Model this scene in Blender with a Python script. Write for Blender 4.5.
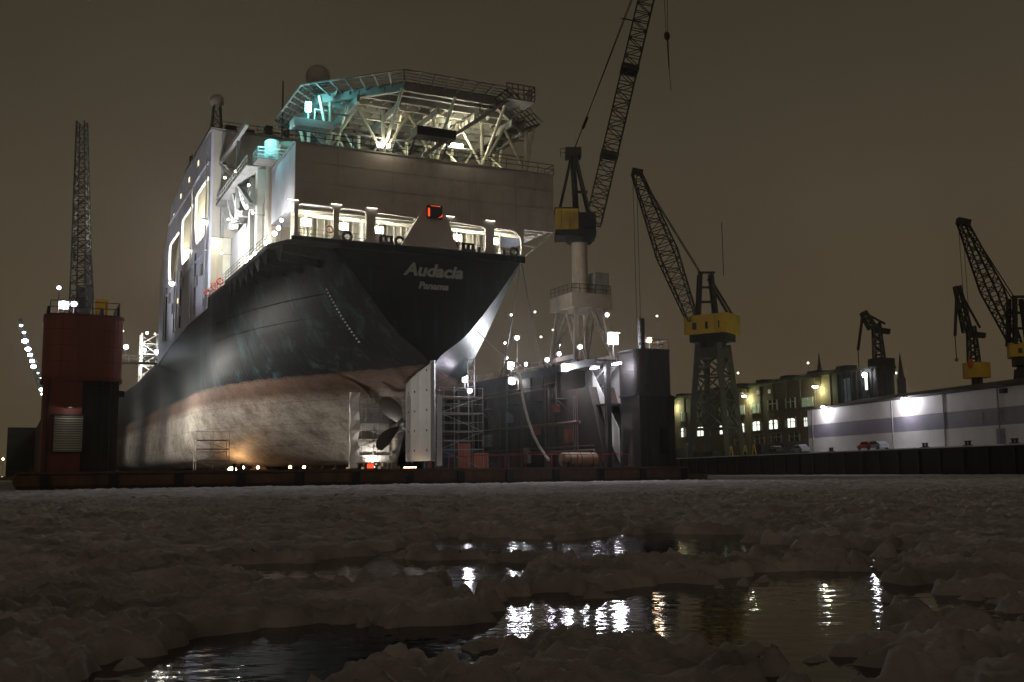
import bpy, bmesh, math, random
import numpy as np
from mathutils import Vector, Matrix, geometry

# ---------------------------------------------------------------- scene, camera, sky, light
for o in list(bpy.data.objects):
    bpy.data.objects.remove(o, do_unlink=True)
SC = bpy.context.scene
COL = SC.collection
random.seed(7)
rnd = random.uniform
R = math.radians
V = Vector

CAM_H, FPX, PITCH, ROLL = 1.05, 1024.0, R(7.35), R(0.65)
cam_data = bpy.data.cameras.new('camera')
cam_data.sensor_width = 36.0
cam_data.lens = 36.0
cam_data.clip_start = 0.1
cam_data.clip_end = 6000
cam = bpy.data.objects.new('camera', cam_data)
COL.objects.link(cam)
FW = V((0, math.cos(PITCH), math.sin(PITCH)))
_r0 = V((1, 0, 0)); _u0 = _r0.cross(FW)
RT = _r0 * math.cos(ROLL) - _u0 * math.sin(ROLL)
UP = _r0 * math.sin(ROLL) + _u0 * math.cos(ROLL)
CAM = V((0, 0, CAM_H))
cam.matrix_world = Matrix(((RT.x, UP.x, -FW.x, 0), (RT.y, UP.y, -FW.y, 0), (RT.z, UP.z, -FW.z, CAM_H), (0, 0, 0, 1)))
SC.camera = cam

w = bpy.data.worlds.new('World'); SC.world = w; w.use_nodes = True
nt = w.node_tree; nt.nodes.clear()
wo = nt.nodes.new('ShaderNodeOutputWorld'); bg = nt.nodes.new('ShaderNodeBackground')
geo = nt.nodes.new('ShaderNodeTexCoord'); sep = nt.nodes.new('ShaderNodeSeparateXYZ'); ramp = nt.nodes.new('ShaderNodeValToRGB')
nt.links.new(geo.outputs['Generated'], sep.inputs[0]); nt.links.new(sep.outputs['Z'], ramp.inputs[0])
cr = ramp.color_ramp                      # low cloud over a city at night, brownest near the ground
cr.elements[0].position = 0.0; cr.elements[0].color = (0.076, 0.056, 0.033, 1)
cr.elements[1].position = 1.0; cr.elements[1].color = (0.020, 0.016, 0.012, 1)
e = cr.elements.new(0.25); e.color = (0.062, 0.049, 0.0305, 1)
e = cr.elements.new(0.5); e.color = (0.036, 0.030, 0.0195, 1)
bg.inputs['Strength'].default_value = 1.0
cn = nt.nodes.new('ShaderNodeTexNoise'); cn.inputs['Scale'].default_value = 2.2; cn.inputs['Detail'].default_value = 5; nt.links.new(geo.outputs['Generated'], cn.inputs['Vector'])
cmr = nt.nodes.new('ShaderNodeMapRange'); cmr.inputs['From Min'].default_value = 0.3; cmr.inputs['From Max'].default_value = 0.7; cmr.inputs['To Min'].default_value = 0.86; cmr.inputs['To Max'].default_value = 1.12; nt.links.new(cn.outputs['Fac'], cmr.inputs['Value'])
cmx = nt.nodes.new('ShaderNodeVectorMath'); cmx.operation = 'SCALE'; nt.links.new(ramp.outputs[0], cmx.inputs[0]); nt.links.new(cmr.outputs[0], cmx.inputs['Scale'])
nt.links.new(cmx.outputs[0], bg.inputs[0]); nt.links.new(bg.outputs[0], wo.inputs[0])

# glow of the city on the bank behind the photographer (very weak, very wide)
sd = bpy.data.lights.new('city_glow', 'SUN'); sd.energy = 0.10; sd.angle = R(70); sd.color = (1.0, 0.80, 0.60)
so = bpy.data.objects.new('city_glow', sd); COL.objects.link(so); so.rotation_euler = (R(62), 0, R(-12))

vs = SC.view_settings
vs.view_transform = 'Standard'; vs.look = 'None'; vs.exposure = 0.0; vs.gamma = 1.0; vs.use_curve_mapping = False
cy = SC.cycles
cy.use_denoising = True
cy.max_bounces = 5; cy.diffuse_bounces = 2; cy.glossy_bounces = 3; cy.transmission_bounces = 2; cy.volume_bounces = 0
cy.caustics_reflective = False; cy.caustics_refractive = False
cy.sample_clamp_indirect = 3.0
cy.sample_clamp_direct = 40.0

# ---------------------------------------------------------------- frames and pixel helpers
def ray(x, y):
    return (FW * FPX + RT * (x - 512) - UP * (y - 341)).normalized()
class Frame:
    """upright frame: origin, turned about z; local x = across, y = along (away), z = up"""
    def __init__(s, o, deg):
        s.o = V(o); s.a = R(deg); s.X = V((math.cos(s.a), math.sin(s.a), 0)); s.Y = V((-math.sin(s.a), math.cos(s.a), 0))
    def w(s, x, y, z): return s.o + s.X * x + s.Y * y + V((0, 0, z))
    def l(s, p): q = V(p) - s.o; return V((q.dot(s.X), q.dot(s.Y), q.z))
    def px_x(s, px, py, x):          # where the line of sight meets the upright plane local x = const
        d = ray(px, py); t = (x - (CAM - s.o).dot(s.X)) / d.dot(s.X); return s.l(CAM + d * t)
    def px_y(s, px, py, y):
        d = ray(px, py); t = (y - (CAM - s.o).dot(s.Y)) / d.dot(s.Y); return s.l(CAM + d * t)
def on_z(px, py, z):
    d = ray(px, py); return CAM + d * ((z - CAM_H) / d.z)
def on_Y(px, py, Y):
    d = ray(px, py); return CAM + d * (Y / d.y)
SHIP = Frame((-8.0, 101.8, 0), 26)        # x starboard, y forward, z up
QUAY = Frame((67.0, 134.0, 0), 13.3)      # x inland, y along the quay away from us
BRICK = Frame((43.6, 300.0, 0), 17)

# ---------------------------------------------------------------- materials
MAT = {}
def N(nt, t, **k):
    n = nt.nodes.new(t)
    for a, b in k.items(): setattr(n, a, b)
    return n
def base_mat(name):
    m = bpy.data.materials.new(name); m.use_nodes = True
    MAT[name] = m
    b = m.node_tree.nodes['Principled BSDF']
    return m, m.node_tree, b
def rgba(c): return (c[0], c[1], c[2], 1)
def paint(name, c1, c2, scale=1.5, rough=0.6, metal=0.0, stretch=(1, 1, 1), bump=0.15, dirt=None, dirt_amt=0.4, detail=8, ):
    """two-tone worn paint: noise between c1 and c2, optional darker/rust blotches, fine bump"""
    m, t, b = base_mat(name)
    tc = N(t, 'ShaderNodeTexCoord'); mp = N(t, 'ShaderNodeMapping'); mp.inputs['Scale'].default_value = stretch
    t.links.new(tc.outputs['Object'], mp.inputs[0])
    n1 = N(t, 'ShaderNodeTexNoise'); n1.inputs['Scale'].default_value = scale; n1.inputs['Detail'].default_value = detail
    n1.inputs['Roughness'].default_value = 0.65
    t.links.new(mp.outputs[0], n1.inputs['Vector'])
    r1 = N(t, 'ShaderNodeValToRGB'); r1.color_ramp.elements[0].position = 0.32; r1.color_ramp.elements[1].position = 0.68
    r1.color_ramp.elements[0].color = rgba(c1); r1.color_ramp.elements[1].color = rgba(c2)
    t.links.new(n1.outputs['Fac'], r1.inputs[0])
    out = r1.outputs[0]
    if dirt:
        n2 = N(t, 'ShaderNodeTexNoise'); n2.inputs['Scale'].default_value = scale * 0.45; n2.inputs['Detail'].default_value = 10
        n2.inputs['Roughness'].default_value = 0.7
        mp2 = N(t, 'ShaderNodeMapping'); mp2.inputs['Scale'].default_value = (1.4, 1.4, 0.5); mp2.inputs['Location'].default_value = (7, 3, 1)
        t.links.new(tc.outputs['Object'], mp2.inputs[0]); t.links.new(mp2.outputs[0], n2.inputs['Vector'])
        r2 = N(t, 'ShaderNodeValToRGB'); r2.color_ramp.elements[0].position = 0.5; r2.color_ramp.elements[1].position = 0.68
        r2.color_ramp.elements[0].color = (0, 0, 0, 1); r2.color_ramp.elements[1].color = (dirt_amt,) * 3 + (1,)
        t.links.new(n2.outputs['Fac'], r2.inputs[0])
        mx = N(t, 'ShaderNodeMixRGB'); mx.inputs[2].default_value = rgba(dirt)
        t.links.new(r2.outputs[0], mx.inputs[0]); t.links.new(out, mx.inputs[1]); out = mx.outputs[0]
    t.links.new(out, b.inputs['Base Color'])
    b.inputs['Roughness'].default_value = rough; b.inputs['Metallic'].default_value = metal
    if bump:
        bp = N(t, 'ShaderNodeBump'); bp.inputs['Strength'].default_value = bump; bp.inputs['Distance'].default_value = 0.05
        t.links.new(n1.outputs['Fac'], bp.inputs['Height']); t.links.new(bp.outputs[0], b.inputs['Normal'])
    return m
def emit(name, c, s, tint=0.2):
    m, t, b = base_mat(name)
    b.inputs['Base Color'].default_value = (tint, tint, tint, 1)
    b.inputs['Emission Color'].default_value = rgba(c); b.inputs['Emission Strength'].default_value = s
    return m

paint('white_paint', (0.62, 0.62, 0.60), (0.74, 0.74, 0.72), 0.6, 0.55, dirt=(0.30, 0.24, 0.18), dirt_amt=0.35, bump=0.05)
paint('lilac_paint', (0.46, 0.46, 0.54), (0.58, 0.58, 0.66), 0.4, 0.6, dirt=(0.20, 0.18, 0.17), dirt_amt=0.4, bump=0.05)
paint('cream_paint', (0.60, 0.56, 0.44), (0.72, 0.68, 0.55), 0.8, 0.6, dirt=(0.30, 0.22, 0.14), dirt_amt=0.35, bump=0.05)
paint('house_paint', (0.40, 0.355, 0.30), (0.50, 0.44, 0.375), 0.35, 0.65, dirt=(0.16, 0.12, 0.09), dirt_amt=0.45, bump=0.06)
paint('grey_paint', (0.22, 0.22, 0.21), (0.32, 0.31, 0.29), 0.8, 0.6, dirt=(0.14, 0.08, 0.05), dirt_amt=0.5)
paint('trestle_grey', (0.06, 0.058, 0.053), (0.10, 0.096, 0.086), 0.5, 0.7, dirt=(0.07, 0.045, 0.03), dirt_amt=0.6)
paint('beige_paint', (0.42, 0.35, 0.26), (0.52, 0.44, 0.34), 0.7, 0.55, dirt=(0.2, 0.11, 0.06), dirt_amt=0.5)
paint('dark_steel', (0.020, 0.020, 0.021), (0.045, 0.042, 0.040), 1.5, 0.6, metal=0.2, dirt=(0.06, 0.035, 0.025), dirt_amt=0.6)
paint('dock_steel', (0.030, 0.026, 0.024), (0.070, 0.058, 0.050), 0.5, 0.7, stretch=(1, 1, 0.25), dirt=(0.13, 0.055, 0.03), dirt_amt=0.7, bump=0.3)
paint('wall_steel', (0.032, 0.026, 0.021), (0.075, 0.058, 0.046), 0.35, 0.7, stretch=(1, 1, 0.22), dirt=(0.20, 0.075, 0.035), dirt_amt=0.75, bump=0.3)
paint('black_tower', (0.009, 0.0085, 0.008), (0.021, 0.018, 0.016), 0.6, 0.6, stretch=(1, 1, 0.3), dirt=(0.07, 0.035, 0.025), dirt_amt=0.6, bump=0.2)
paint('red_tower', (0.17, 0.040, 0.028), (0.27, 0.062, 0.040), 0.5, 0.6, stretch=(1, 1, 0.25), dirt=(0.09, 0.035, 0.025), dirt_amt=0.6, bump=0.2)
paint('maroon_tower', (0.13, 0.030, 0.024), (0.19, 0.042, 0.030), 0.6, 0.65, stretch=(1, 1, 0.25), dirt=(0.05, 0.02, 0.016), dirt_amt=0.7, bump=0.2)
paint('rust_edge', (0.09, 0.045, 0.028), (0.17, 0.080, 0.045), 0.8, 0.8, stretch=(1, 1, 0.5), dirt=(0.04, 0.025, 0.02), dirt_amt=0.8, bump=0.4)
paint('pipe_brown', (0.10, 0.06, 0.04), (0.18, 0.11, 0.075), 1.0, 0.7, dirt=(0.05, 0.035, 0.03), dirt_amt=0.7)
paint('yellow_paint', (0.66, 0.43, 0.03), (0.80, 0.54, 0.05), 0.6, 0.5, dirt=(0.16, 0.09, 0.03), dirt_amt=0.5)
paint('rudder_steel', (0.045, 0.037, 0.033), (0.085, 0.071, 0.063), 0.5, 0.55, dirt=(0.15, 0.085, 0.06), dirt_amt=0.7, bump=0.1)
paint('bronze', (0.020, 0.017, 0.015), (0.040, 0.032, 0.027), 1.2, 0.5)
paint('sheet_grey', (0.24, 0.235, 0.225), (0.34, 0.33, 0.315), 0.9, 0.6, stretch=(1, 1, 0.4), dirt=(0.16, 0.14, 0.12), dirt_amt=0.6, bump=0.5)
paint('tarp', (0.50, 0.50, 0.50), (0.68, 0.68, 0.68), 1.2, 0.5, stretch=(1, 1, 0.4), bump=0.6)
paint('dull_orange', (0.24, 0.065, 0.03), (0.34, 0.10, 0.045), 0.8, 0.7, dirt=(0.08, 0.04, 0.03), dirt_amt=0.8)
paint('orange_paint', (0.55, 0.12, 0.04), (0.68, 0.17, 0.06), 1, 0.6, dirt=(0.2, 0.06, 0.03))
paint('red_paint', (0.50, 0.05, 0.03), (0.62, 0.08, 0.04), 1, 0.6)
paint('blue_paint', (0.035, 0.09, 0.17), (0.05, 0.12, 0.21), 1, 0.7, dirt=(0.05, 0.045, 0.04), dirt_amt=0.8)
paint('galvanised', (0.20, 0.19, 0.185), (0.30, 0.285, 0.27), 2, 0.55, metal=0.2, dirt=(0.12, 0.07, 0.05), dirt_amt=0.5)
paint('timber', (0.16, 0.11, 0.07), (0.24, 0.17, 0.11), 1.4, 0.85, stretch=(1, 1, 4))
paint('concrete', (0.055, 0.05, 0.046), (0.10, 0.092, 0.085), 0.6, 0.9, stretch=(1, 1, 0.4), dirt=(0.03, 0.028, 0.024), dirt_amt=0.8, bump=0.4)
paint('quay_wall', (0.014, 0.014, 0.013), (0.032, 0.030, 0.027), 0.35, 0.9, stretch=(1, 1, 0.35), dirt=(0.010, 0.011, 0.009), dirt_amt=0.8, bump=0.5)
paint('snow_ground', (0.55, 0.55, 0.56), (0.76, 0.76, 0.78), 0.35, 0.9, dirt=(0.30, 0.28, 0.26), dirt_amt=0.7, bump=0.6)
paint('hall_white', (0.66, 0.65, 0.62), (0.76, 0.75, 0.72), 0.4, 0.6, dirt=(0.45, 0.42, 0.38), dirt_amt=0.3, bump=0.03)
paint('hall_band', (0.22, 0.21, 0.26), (0.30, 0.29, 0.34), 0.4, 0.6, bump=0.03)
paint('roof_dark', (0.040, 0.037, 0.036), (0.075, 0.070, 0.066), 0.5, 0.85, dirt=(0.16, 0.16, 0.16), dirt_amt=0.5)
paint('clad_dark', (0.028, 0.026, 0.024), (0.050, 0.046, 0.042), 0.5, 0.7)
paint('hose', (0.42, 0.38, 0.28), (0.54, 0.50, 0.38), 2, 0.6)
paint('canister', (0.55, 0.60, 0.60), (0.70, 0.74, 0.74), 2, 0.5)
paint('tank_paint', (0.36, 0.24, 0.15), (0.48, 0.34, 0.22), 1, 0.6, dirt=(0.18, 0.09, 0.05), dirt_amt=0.6)
paint('car_red', (0.42, 0.03, 0.03), (0.46, 0.04, 0.04), 1, 0.3, bump=0)
paint('car_grey', (0.20, 0.21, 0.22), (0.24, 0.25, 0.26), 1, 0.3, bump=0)
paint('rubber', (0.012, 0.012, 0.012), (0.02, 0.02, 0.02), 2, 0.8)
paint('lettering', (0.30, 0.29, 0.26), (0.36, 0.35, 0.31), 2, 0.6, bump=0)
paint('glass_dark', (0.015, 0.018, 0.018), (0.02, 0.024, 0.024), 2, 0.12, bump=0)
paint('far_dark', (0.030, 0.026, 0.022), (0.045, 0.038, 0.032), 0.05, 0.9, bump=0)

emit('lamp_cool', (0.90, 0.94, 1.0), 60)
emit('lamp_violet', (0.88, 0.80, 1.0), 45)
emit('lamp_white', (1.0, 0.95, 0.80), 30)
emit('lamp_warm', (1.0, 0.62, 0.28), 40)
emit('lamp_cyan', (0.30, 0.95, 1.0), 25)
emit('lamp_red', (1.0, 0.08, 0.02), 1.1)
emit('lamp_blue', (0.60, 0.80, 1.0), 30)
emit('lamp_far', (1.0, 0.93, 0.80), 8)
emit('window_lit', (0.93, 1.0, 0.86), 1.5)
emit('window_dim', (0.55, 0.75, 0.42), 0.16)
emit('porthole_lit', (1.0, 0.85, 0.55), 1.5)
emit('tube_glow', (1.0, 0.95, 0.82), 4)
emit('weld_spark', (1.0, 0.60, 0.28), 60)

# brick with real rows of colour (courses are far below a pixel from here)
m, t, b = base_mat('brick_wall')
tc = N(t, 'ShaderNodeTexCoord'); br = N(t, 'ShaderNodeTexBrick'); br.inputs['Scale'].default_value = 2.0
br.inputs['Color1'].default_value = (0.085, 0.052, 0.034, 1); br.inputs['Color2'].default_value = (0.12, 0.072, 0.046, 1); br.inputs['Mortar'].default_value = (0.10, 0.09, 0.075, 1)
sp = N(t, 'ShaderNodeSeparateXYZ'); cb = N(t, 'ShaderNodeCombineXYZ')
t.links.new(tc.outputs['Object'], sp.inputs[0]); t.links.new(sp.outputs['Y'], cb.inputs['X']); t.links.new(sp.outputs['Z'], cb.inputs['Y'])
t.links.new(cb.outputs[0], br.inputs['Vector']); t.links.new(br.outputs['Color'], b.inputs['Base Color']); b.inputs['Roughness'].default_value = 0.9

# ship hull: black topside with scrapes and teal lamp-glow streaks put in the colour, red-brown boot top, grey worn underwater paint
m, t, b = base_mat('hull_paint')
L = t.links.new
tc = N(t, 'ShaderNodeTexCoord'); sp = N(t, 'ShaderNodeSeparateXYZ'); L(tc.outputs['Object'], sp.inputs[0])
def noise(scale, stretch, detail=8, rough=0.65, loc=(0, 0, 0), dist=0.0):
    mp = N(t, 'ShaderNodeMapping'); mp.inputs['Scale'].default_value = stretch; mp.inputs['Location'].default_value = loc
    L(tc.outputs['Object'], mp.inputs[0])
    n = N(t, 'ShaderNodeTexNoise'); n.inputs['Scale'].default_value = scale; n.inputs['Detail'].default_value = detail; n.inputs['Roughness'].default_value = rough
    n.inputs['Distortion'].default_value = dist
    L(mp.outputs[0], n.inputs['Vector']); return n.outputs['Fac']
def cramp(f, stops):
    r = N(t, 'ShaderNodeValToRGB'); L(f, r.inputs[0]); el = r.color_ramp.elements
    el[0].position, el[0].color = stops[0][0], rgba(stops[0][1]); el[1].position, el[1].color = stops[-1][0], rgba(stops[-1][1])
    for p, c in stops[1:-1]:
        q = el.new(p); q.color = rgba(c)
    return r.outputs[0]
def mixc(f, a, c):
    x = N(t, 'ShaderNodeMixRGB')
    if isinstance(f, float): x.inputs[0].default_value = f
    else: L(f, x.inputs[0])
    for k, q in ((1, a), (2, c)):
        if isinstance(q, tuple): x.inputs[k].default_value = rgba(q)
        else: L(q, x.inputs[k])
    return x.outputs[0]
def math2(op, a, bb):
    x = N(t, 'ShaderNodeMath', operation=op)
    for k, q in ((0, a), (1, bb)):
        if isinstance(q, (int, float)): x.inputs[k].default_value = q
        else: L(q, x.inputs[k])
    return x.outputs[0]
G = lambda v: (v, v, v)
glow_streak = cramp(noise(0.42, (1.0, 1.0, 0.10), 9, 0.72, dist=0.5), [(0.52, G(0)), (0.74, G(1.0))])  # teal glow of the dock lamps, painted into the topside colour
top_c = mixc(glow_streak, cramp(noise(0.3, (1, 1, 0.5)), [(0.3, (0.003, 0.0045, 0.006)), (0.7, (0.008, 0.012, 0.015))]), (0.05, 0.11, 0.125))
scr = cramp(noise(2.2, (0.25, 1.0, 1.0), 6, 0.7, (5, 1, 2)), [(0.63, G(0)), (0.72, G(0.5))])
top_c = mixc(scr, top_c, (0.10, 0.085, 0.07))
grey = cramp(noise(0.35, (1, 1, 1.6), 10, 0.7, (3, 9, 4)), [(0.30, (0.13, 0.095, 0.07)), (0.48, (0.30, 0.27, 0.23)), (0.68, (0.44, 0.41, 0.365))])
rustp = cramp(noise(0.5, (1, 1, 2.2), 12, 0.75, (8, 2, 6)), [(0.54, G(0)), (0.68, G(0.7))])
grey = mixc(rustp, grey, (0.19, 0.085, 0.05))
drips = cramp(noise(0.8, (1.0, 1.0, 0.08), 8, 0.7, (1, 4, 0)), [(0.55, G(0)), (0.72, G(0.6))])
grey = mixc(drips, grey, (0.09, 0.06, 0.045))
boot = cramp(noise(0.6, (1, 1, 1), 10, 0.7, (2, 2, 9)), [(0.3, (0.085, 0.055, 0.043)), (0.7, (0.17, 0.11, 0.085))])
boot = mixc(drips, boot, (0.06, 0.04, 0.032))
zz = math2('ADD', sp.outputs['Z'], math2('MULTIPLY', noise(0.8, (1, 1, 1), 4), 0.5))
f1 = N(t, 'ShaderNodeMapRange'); f1.inputs['From Min'].default_value = 9.3; f1.inputs['From Max'].default_value = 10.6; L(zz, f1.inputs['Value'])
low = mixc(f1.outputs[0], grey, boot)
f2 = N(t, 'ShaderNodeMapRange'); f2.inputs['From Min'].default_value = 12.05; f2.inputs['From Max'].default_value = 12.2; L(zz, f2.inputs['Value'])
hc = mixc(f2.outputs[0], low, top_c)
# shell plates: slightly different tone from plate to plate, thin dark seams
cb2 = N(t, 'ShaderNodeCombineXYZ'); L(sp.outputs['Y'], cb2.inputs['X']); L(sp.outputs['Z'], cb2.inputs['Y'])
pb2 = N(t, 'ShaderNodeTexBrick'); pb2.inputs['Scale'].default_value = 1.0; pb2.inputs['Brick Width'].default_value = 7.5; pb2.inputs['Row Height'].default_value = 2.35; pb2.inputs['Mortar Size'].default_value = 0.035; pb2.inputs['Mortar Smooth'].default_value = 0.4
pb2.inputs['Color1'].default_value = (0.72, 0.72, 0.72, 1); pb2.inputs['Color2'].default_value = (1.0, 1.0, 1.0, 1); pb2.inputs['Mortar'].default_value = (0.45, 0.42, 0.40, 1)
L(cb2.outputs[0], pb2.inputs['Vector'])
mm2 = N(t, 'ShaderNodeMixRGB', blend_type='MULTIPLY'); mm2.inputs[0].default_value = 0.85; L(hc, mm2.inputs[1]); L(pb2.outputs['Color'], mm2.inputs[2])
scl = cramp(noise(3.0, (1, 0.6, 1.2), 8, 0.75, (4, 4, 4)), [(0.35, G(0.62)), (0.62, G(1.0))])
mm3 = N(t, 'ShaderNodeMixRGB', blend_type='MULTIPLY'); mm3.inputs[0].default_value = 1.0; L(mm2.outputs[0], mm3.inputs[1]); L(scl, mm3.inputs[2])
L(mm3.outputs[0], b.inputs['Base Color'])
rr = N(t, 'ShaderNodeMapRange'); rr.inputs['To Min'].default_value = 0.6; rr.inputs['To Max'].default_value = 0.5; L(f2.outputs[0], rr.inputs['Value']); L(rr.outputs[0], b.inputs['Roughness'])
b.inputs['Specular IOR Level'].default_value = 0.2
# hull plating: slightly hungry plates between frames
wv = N(t, 'ShaderNodeTexWave'); wv.bands_direction = 'Y'; wv.inputs['Scale'].default_value = 0.42; wv.inputs['Distortion'].default_value = 0.4; L(tc.outputs['Object'], wv.inputs['Vector'])
wz = N(t, 'ShaderNodeTexWave'); wz.bands_direction = 'Z'; wz.inputs['Scale'].default_value = 0.16; wz.inputs['Distortion'].default_value = 0.3; L(tc.outputs['Object'], wz.inputs['Vector'])
hgt = math2('ADD', math2('MULTIPLY', wv.outputs['Fac'], 0.5), math2('ADD', math2('MULTIPLY', wz.outputs['Fac'], 0.6), noise(1.5, (1, 1, 1), 6)))
bp = N(t, 'ShaderNodeBump'); bp.inputs['Strength'].default_value = 0.25; bp.inputs['Distance'].default_value = 0.06; L(hgt, bp.inputs['Height']); L(bp.outputs[0], b.inputs['Normal'])

# brash ice: dirty, wet snow-ice
m, t, b = base_mat('brash_ice'); L = t.links.new
tc = N(t, 'ShaderNodeTexCoord')
n1 = N(t, 'ShaderNodeTexNoise'); n1.inputs['Scale'].default_value = 1.2; n1.inputs['Detail'].default_value = 8; L(tc.outputs['Object'], n1.inputs['Vector'])
r1 = N(t, 'ShaderNodeValToRGB'); r1.color_ramp.elements[0].color = (0.32, 0.285, 0.29, 1); r1.color_ramp.elements[1].color = (0.68, 0.61, 0.62, 1)
r1.color_ramp.elements[0].position = 0.3; r1.color_ramp.elements[1].position = 0.7
L(n1.outputs['Fac'], r1.inputs[0]); L(r1.outputs[0], b.inputs['Base Color']); b.inputs['Roughness'].default_value = 1.0
b.inputs['Specular IOR Level'].default_value = 0.05
n2 = N(t, 'ShaderNodeTexNoise'); n2.inputs['Scale'].default_value = 22; n2.inputs['Detail'].default_value = 8; n2.inputs['Roughness'].default_value = 0.75; L(tc.outputs['Object'], n2.inputs['Vector'])
bp = N(t, 'ShaderNodeBump'); bp.inputs['Strength'].default_value = 0.8; bp.inputs['Distance'].default_value = 0.04; L(n2.outputs['Fac'], bp.inputs['Height']); L(bp.outputs[0], b.inputs['Normal'])

# harbour water
m, t, b = base_mat('water'); L = t.links.new
b.inputs['Base Color'].default_value = (0.004, 0.004, 0.004, 1); b.inputs['Roughness'].default_value = 0.04; b.inputs['IOR'].default_value = 1.33
tc = N(t, 'ShaderNodeTexCoord'); mp = N(t, 'ShaderNodeMapping'); mp.inputs['Scale'].default_value = (1.0, 1.6, 1); L(tc.outputs['Object'], mp.inputs[0])
n1 = N(t, 'ShaderNodeTexNoise'); n1.inputs['Scale'].default_value = 3.2; n1.inputs['Detail'].default_value = 3; L(mp.outputs[0], n1.inputs['Vector'])
bp = N(t, 'ShaderNodeBump'); bp.inputs['Strength'].default_value = 0.5; bp.inputs['Distance'].default_value = 0.012; L(n1.outputs['Fac'], bp.inputs['Height']); L(bp.outputs[0], b.inputs['Normal'])

# ---------------------------------------------------------------- mesh builder
class MB:
    def __init__(s): s.v = []; s.f = []; s.sm = []
    def add(s, vs, fs, smooth=False):
        o = len(s.v); s.v += [tuple(p) for p in vs]; s.f += [[i + o for i in f] for f in fs]; s.sm += [smooth] * len(fs); return s
    def box(s, x0, x1, y0, y1, z0, z1):
        return s.add([(x, y, z) for z in (z0, z1) for y in (y0, y1) for x in (x0, x1)],
                     [(0, 2, 3, 1), (4, 5, 7, 6), (0, 1, 5, 4), (2, 6, 7, 3), (0, 4, 6, 2), (1, 3, 7, 5)])
    def beam(s, p, q, a=0.1, b=None, up=(0, 0, 1)):
        p, q = V(p), V(q); b = a if b is None else b; d = (q - p)
        if d.length < 1e-6: return s
        d.normalize(); u = V(up)
        if abs(d.dot(u)) > 0.98: u = V((0, 1, 0)) if abs(d.y) < 0.9 else V((1, 0, 0))
        x = d.cross(u).normalized(); y = x.cross(d).normalized()
        vs = [c + x * (sx * a / 2) + y * (sy * b / 2) for c in (p, q) for sx, sy in ((-1, -1), (1, -1), (1, 1), (-1, 1))]
        return s.add(vs, [(3, 2, 1, 0), (4, 5, 6, 7), (0, 1, 5, 4), (1, 2, 6, 5), (2, 3, 7, 6), (3, 0, 4, 7)])
    def tube(s, p, q, r0, r1=None, n=8, cap=True):
        p, q = V(p), V(q); r1 = r0 if r1 is None else r1; d = (q - p).normalized()
        u = V((0, 0, 1)) if abs(d.z) < 0.95 else V((1, 0, 0)); x = d.cross(u).normalized(); y = x.cross(d)
        vs = [c + (x * math.cos(2 * math.pi * k / n) + y * math.sin(2 * math.pi * k / n)) * r for c, r in ((p, r0), (q, r1)) for k in range(n)]
        s.add(vs, [(k, (k + 1) % n, n + (k + 1) % n, n + k) for k in range(n)], True)
        if cap: s.add(vs[:n], [tuple(range(n - 1, -1, -1))]); s.add(vs[n:], [tuple(range(n))])
        return s
    def path(s, pts, r, n=6):
        for a, b in zip(pts[:-1], pts[1:]): s.tube(a, b, r, n=n)
        return s
    def ball(s, c, r, nu=12, nv=8, sc=(1, 1, 1)):
        vs = []; fs = []
        for i in range(nv + 1):
            a = math.pi * i / nv
            for k in range(nu):
                o = 2 * math.pi * k / nu
                vs.append((c[0] + r * sc[0] * math.sin(a) * math.cos(o), c[1] + r * sc[1] * math.sin(a) * math.sin(o), c[2] + r * sc[2] * math.cos(a)))
        for i in range(nv):
            for k in range(nu):
                fs.append((i * nu + k, (i + 1) * nu + k, (i + 1) * nu + (k + 1) % nu, i * nu + (k + 1) % nu))
        return s.add(vs, fs, True)
    def prism(s, poly, ext):                 # convex or simple 3D polygon pushed along ext
        n = len(poly); e = V(ext); vs = [V(p) for p in poly] + [V(p) + e for p in poly]
        return s.add(vs, [tuple(range(n - 1, -1, -1)), tuple(range(n, 2 * n))] + [(k, (k + 1) % n, n + (k + 1) % n, n + k) for k in range(n)])
    def plate(s, outer, holes, fn, ext):      # 2D outline with holes, mapped by fn(a,b) to 3D, pushed along ext
        loops = [outer] + holes
        tris = geometry.tessellate_polygon([[V((a, b, 0)) for a, b in lp] for lp in loops])
        flat = [p for lp in loops for p in lp]; n = len(flat); e = V(ext)
        A = [V(fn(*p)) for p in flat]
        s.add(A + [p + e for p in A], [tuple(tr) for tr in tris] + [(tr[2] + n, tr[1] + n, tr[0] + n) for tr in tris])
        o = 0; F = []
        for lp in loops:
            k = len(lp); F += [(o + i, o + (i + 1) % k, n + o + (i + 1) % k, n + o + i) for i in range(k)]; o += k
        return s.add(A + [p + e for p in A], F)
    def build(s, name, mat, parent=None, loc=None, rz=0.0, kind=None):
        me = bpy.data.meshes.new(name); me.from_pydata(s.v, [], s.f)
        me.polygons.foreach_set('use_smooth', s.sm)
        bm = bmesh.new(); bm.from_mesh(me); bmesh.ops.recalc_face_normals(bm, faces=bm.faces); bm.to_mesh(me); bm.free()
        me.materials.append(MAT[mat]); me.update()
        o = bpy.data.objects.new(name, me); COL.objects.link(o)
        if parent is not None: o.parent = parent
        if loc is not None: o.location = loc
        o.rotation_euler = (0, 0, rz)
        if kind: o['kind'] = kind
        return o
def tag(o, label, cat, group=None):
    o['label'] = label; o['category'] = cat
    if group: o['group'] = group
    return o
def thing(name, label, cat, loc=(0, 0, 0), rz=0.0, group=None):
    o = bpy.data.objects.new(name, None); COL.objects.link(o); o.location = loc; o.rotation_euler = (0, 0, rz); o.empty_display_size = 0.5
    return tag(o, label, cat, group)
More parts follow.
